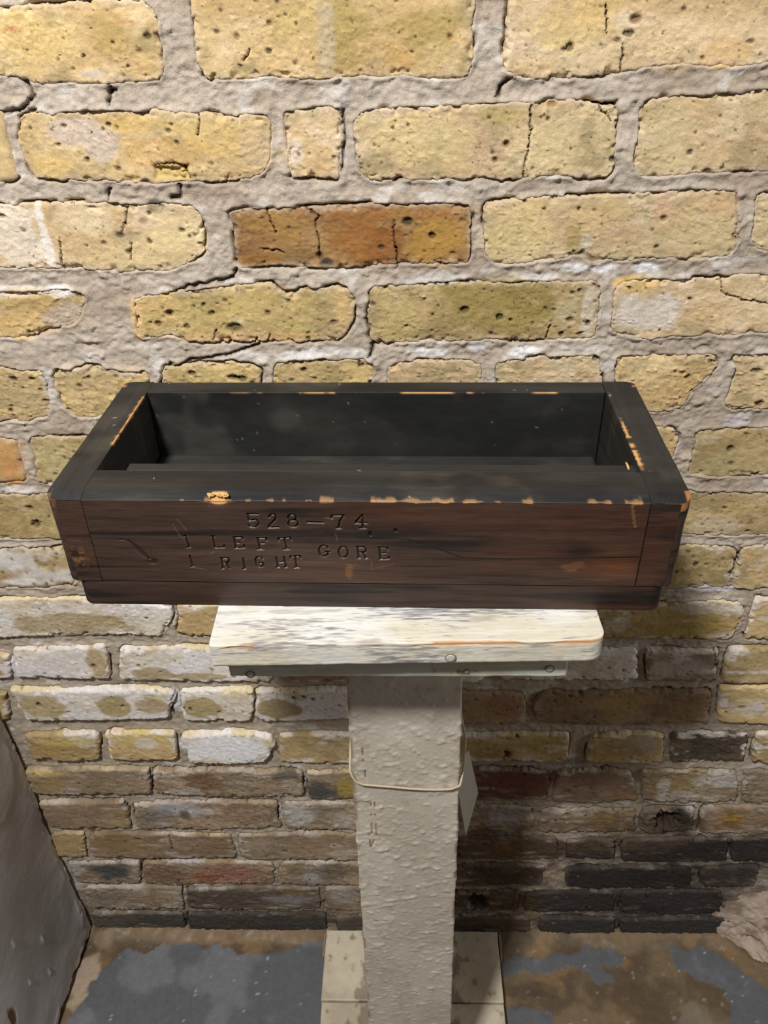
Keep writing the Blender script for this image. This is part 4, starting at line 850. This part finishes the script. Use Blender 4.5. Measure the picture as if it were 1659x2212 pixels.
xt = np.concatenate([np.arange(xj0+.0002, STK[11][:, 0].min()-.004, .0009), np.arange(STK[11][:, 0].min()-.004, STK[-1][:, 0].max()+.005, .00040), np.arange(STK[-1][:, 0].max()+.005, xj1-.0002, .0010)])
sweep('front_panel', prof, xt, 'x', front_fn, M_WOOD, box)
# raised lip set inside the front piece
prof = roundpoly([(YI+.0003, ZT-.0004), (YI+.0003, ZB+.0010), (YI+.0098, ZB+.0010), (YI+.0098, ZT-.0004)], [.0006]*4, [.01, .01, .01, .0016])
sweep('inner_lip', prof, np.arange(tloc(272,1015)[0], xj1-.0006, .002), 'x', lambda P, N: (P, top_col(P[..., 0], P[..., 1], 3)), M_BLACK, box)
# back piece
YK = WY-.0205
def back_fn(P, N):
    x, y, z = P[..., 0], P[..., 1], P[..., 2]
    c = top_col(x, y+z*.7, 5)
    inn = sm(-.6, -.95, N[..., 1]); c = mixc(c, S(34, 34, 33), inn*.6)
    c = mixc(c, S(74, 72, 66), inn*sm(.05, .5, fbm(x*28, z*28, 541, 3)+.5*np.exp(-((x+.15)/.03)**2)-.1)*.45)
    ca = fbm(x*55, z*0+2, 543, 4); e_ = np.abs(z-ZT)+np.abs(y-YK)
    mm = sm(.02, .25, ca+.25*np.exp(-((x-.03)/.07)**2)-.12)*sm(.0011, .0005, e_)*sm(-.14, -.06, x); c = mixc(c, TAN, mm*.9)
    return P, c
prof = roundpoly([(YK, ZT), (YK, ZB+.0004), (WY, ZB+.0004), (WY, ZT)], [.0006, .0004, .0006, .002], [.0012, .01, .004, .0008])
sweep('back_panel', prof, np.arange(xj0+.0002, xj1-.0001, .0011), 'x', back_fn, M_BLACK, box)
# end pieces run the full depth and are rounded at their outer corners
def end_fn(sgn, seed):
    def fn(P, N):
        x, y, z = P[..., 0], P[..., 1], P[..., 2]; P = P.copy()
        r = .0085; out = np.abs(x)-(WX-r); dy = WY-np.abs(y)
        q = np.clip(1-dy/r, 0, 1); lim = r*np.sqrt(np.maximum(0, 1-q*q)); tx = np.where(out > lim, lim-out, 0)
        P[..., 0] += sgn*tx
        wob = fbm(y*60, z*60, 551+seed, 3)*.0006; P[..., 0] += wob*sm(.0, .01, np.abs(x)-(WX-.012))*sgn
        # front bevel runs across the end grain too
        bevel = np.clip((-y-(WY-.0085))/.0085, 0, 1); top = z > ZT-.004
        P[..., 2] -= np.where(top, bevel*.0030*np.clip((z-(ZT-.004))/.004, 0, 1), 0)
        side = sm(.5, .9, np.abs(N[..., 0])); up = sm(.4, .8, N[..., 2])
        c = wood_col(y, z, 7+seed, -.05); c = mixc(c, top_col(x, y, 9+seed), up)
        inner = sm(.5, .9, -N[..., 0]*sgn); c = mixc(c, mixc(np.broadcast_to(S(44, 42, 39), c.shape), S(78, 72, 62), sm(.0, .5, fbm(y*60, z*9, 553, 4))*.5), inner)
        ee = np.abs(np.abs(x)-(WX-.0245))+np.abs(z-ZT)
        mm = sm(.05, .3, fbm(y*70, y*0+seed, 555, 4)+(.30*np.exp(-((y+.02)/.035)**2) if sgn > 0 else .16*np.exp(-((y-.045)/.02)**2))-.22)*sm(np.maximum(.0009, .0018+.002*fbm(y*300, y*0, 559, 2)), .0006, ee); c = mixc(c, TAN, mm*.9)
        kn = (np.abs(y) > WY-.010) & (z > ZT-.010) & (np.abs(x) > WX-.004)
        c = mixc(c, S(186, 130, 78), kn*sm(-.1, .2, fbm(y*150, z*150, 557+seed, 3))*.8)
        return P, c
    return fn
for sgn, th in ((-1, .0245), (1, .0262)):
    xo, xi = sgn*WX, sgn*(WX-th)
    prof = roundpoly([(xo, ZT), (xi, ZT), (xi, ZB+.0004), (xo, ZB+.0004)], [.0016, .0005, .0004, .0006], [.0014, .0014, .004, .0014])
    ts = WY*np.concatenate([[-1, -.998, -.99, -.98, -.965, -.95, -.93, -.91], np.linspace(-.89, .89, 120), [.91, .93, .95, .965, .98, .99, .998, 1]])
    e_o = sweep('end_panel', prof, ts, 'y', end_fn(sgn, 0 if sgn < 0 else 3), M_WOODY, box)
    # end grain seen from the front: a thin facing that belongs to the end piece
    xa, xb = sorted((xi, xo-sgn*.0075)); gx = np.linspace(xa, xb, 36); gz = np.linspace(ZB+.001, ZT-.0036, 110); GX, GZ2 = np.meshgrid(gx, gz)
    gc = wood_col(GX*2.0, GZ2, 15, -.1 if sgn < 0 else .15)
    if sgn < 0:
        wr = np.exp(-(((GX+WX-.013)/.006)**2+((GZ2-.045)/.009)**2))*sm(-.1, .35, fbm(GX*400, GZ2*400, 561, 3)); gc = mixc(gc, S(140, 96, 56), wr*.8)
    front = np.full(GX.shape, -WY-.0003); back_ = np.full(GX.shape, -WY+.001)
    V = np.stack([GX, front, GZ2], -1).reshape(-1, 3)
    link('end_grain', mesh_np('end_grain', V, grid_quads(len(gz), len(gx)), gc), M_WOOD, e_o)
# cavity floor
def cav_fn(P, N): return P, mixc(np.broadcast_to(S(50, 49, 46), P.shape), S(78, 74, 66), sm(.0, .5, fbm(P[..., 0]*20, P[..., 1]*60, 571, 4))*.5)
prof = roundpoly([(YI+.0104, .0350), (YI+.0104, ZB+.0006), (YK-.0004, ZB+.0006), (YK-.0004, .0350)], [.0004]*4, [.01, .01, .01, .002])
sweep('cavity_floor', prof, np.arange(xj0+.0006, xj1-.0006, .003), 'x', cav_fn, M_BLACK, box)
# base board, a touch smaller, corners rounded in plan
def base_board_fn(P, N):
    x, y, z = P[..., 0], P[..., 1], P[..., 2]; P = P.copy(); r = .014; bw = WX-.0034
    out = np.abs(y)-(WY-r); dx = bw-np.abs(x); q = np.clip(1-dx/r, 0, 1); lim = r*np.sqrt(np.maximum(0, 1-q*q))
    P[..., 1] += np.sign(y)*np.where(out > lim, lim-out, 0)
    c = wood_col(x, z, 23, -.15+.2*np.clip(x/.2, -1, 1))*.85
    return P+N*(fbm(x*12, z*260, 575, 4)*.0002)[..., None], c
prof = roundpoly([(-WY+.0006, ZB), (-WY+.0006, .0), (WY-.0006, .0), (WY-.0006, ZB)], [.0008, .0015, .0015, .0008], [.0007, .004, .002, .004])
bw = WX-.0034
xt = np.concatenate([-bw+.014*np.array([0, .01, .04, .09, .16, .25, .36, .5, .65, .8, 1]), np.linspace(-bw+.016, bw-.016, 230), bw-.014*np.array([1, .8, .65, .5, .36, .25, .16, .09, .04, .01, 0])])
sweep('base_board', prof, xt, 'x', base_board_fn, M_WOOD, box)
# torn splinter on the front arris
rs = np.random.RandomState(3); q = tloc(470,1068)
nu, nv = 40, 16; V = []
for i in range(nu):
    for j in range(nv):
        s_ = i/(nu-1)*2-1; a = j/nv*2*math.pi
        w = math.sqrt(max(0, 1-s_**2))*(.0030+.0016*float(vn(np.array(s_*4), np.array(1.0), 591)))
        off = .0016*float(vn(np.array(s_*3), np.array(5.0), 593)); nn = 1+.55*float(vn(np.array(s_*9), np.array(a*2.2), 595))
        V.append((q[0]+.0080*s_, -WY+.0036+off+w*1.0*nn*math.cos(a)-.0012*s_, ZT-.0012+.0016*(1+s_)*.5+w*.55*nn*math.sin(a)))
link('splinter', mesh_np('splinter', np.array(V), grid_quads(nu, nv, 0, True), None, False), M_SPLIN, box)
# small bare nick on the right end of the lip
a = tloc(1352,1000); b = tloc(1358,1014)
tube('nick', [(a[0], a[1], ZT+.0002), ((a[0]+b[0])/2, (a[1]+b[1])/2, ZT+.0008), (b[0], b[1], ZT+.0002)], .0008, M_SPLIN, box, 6)
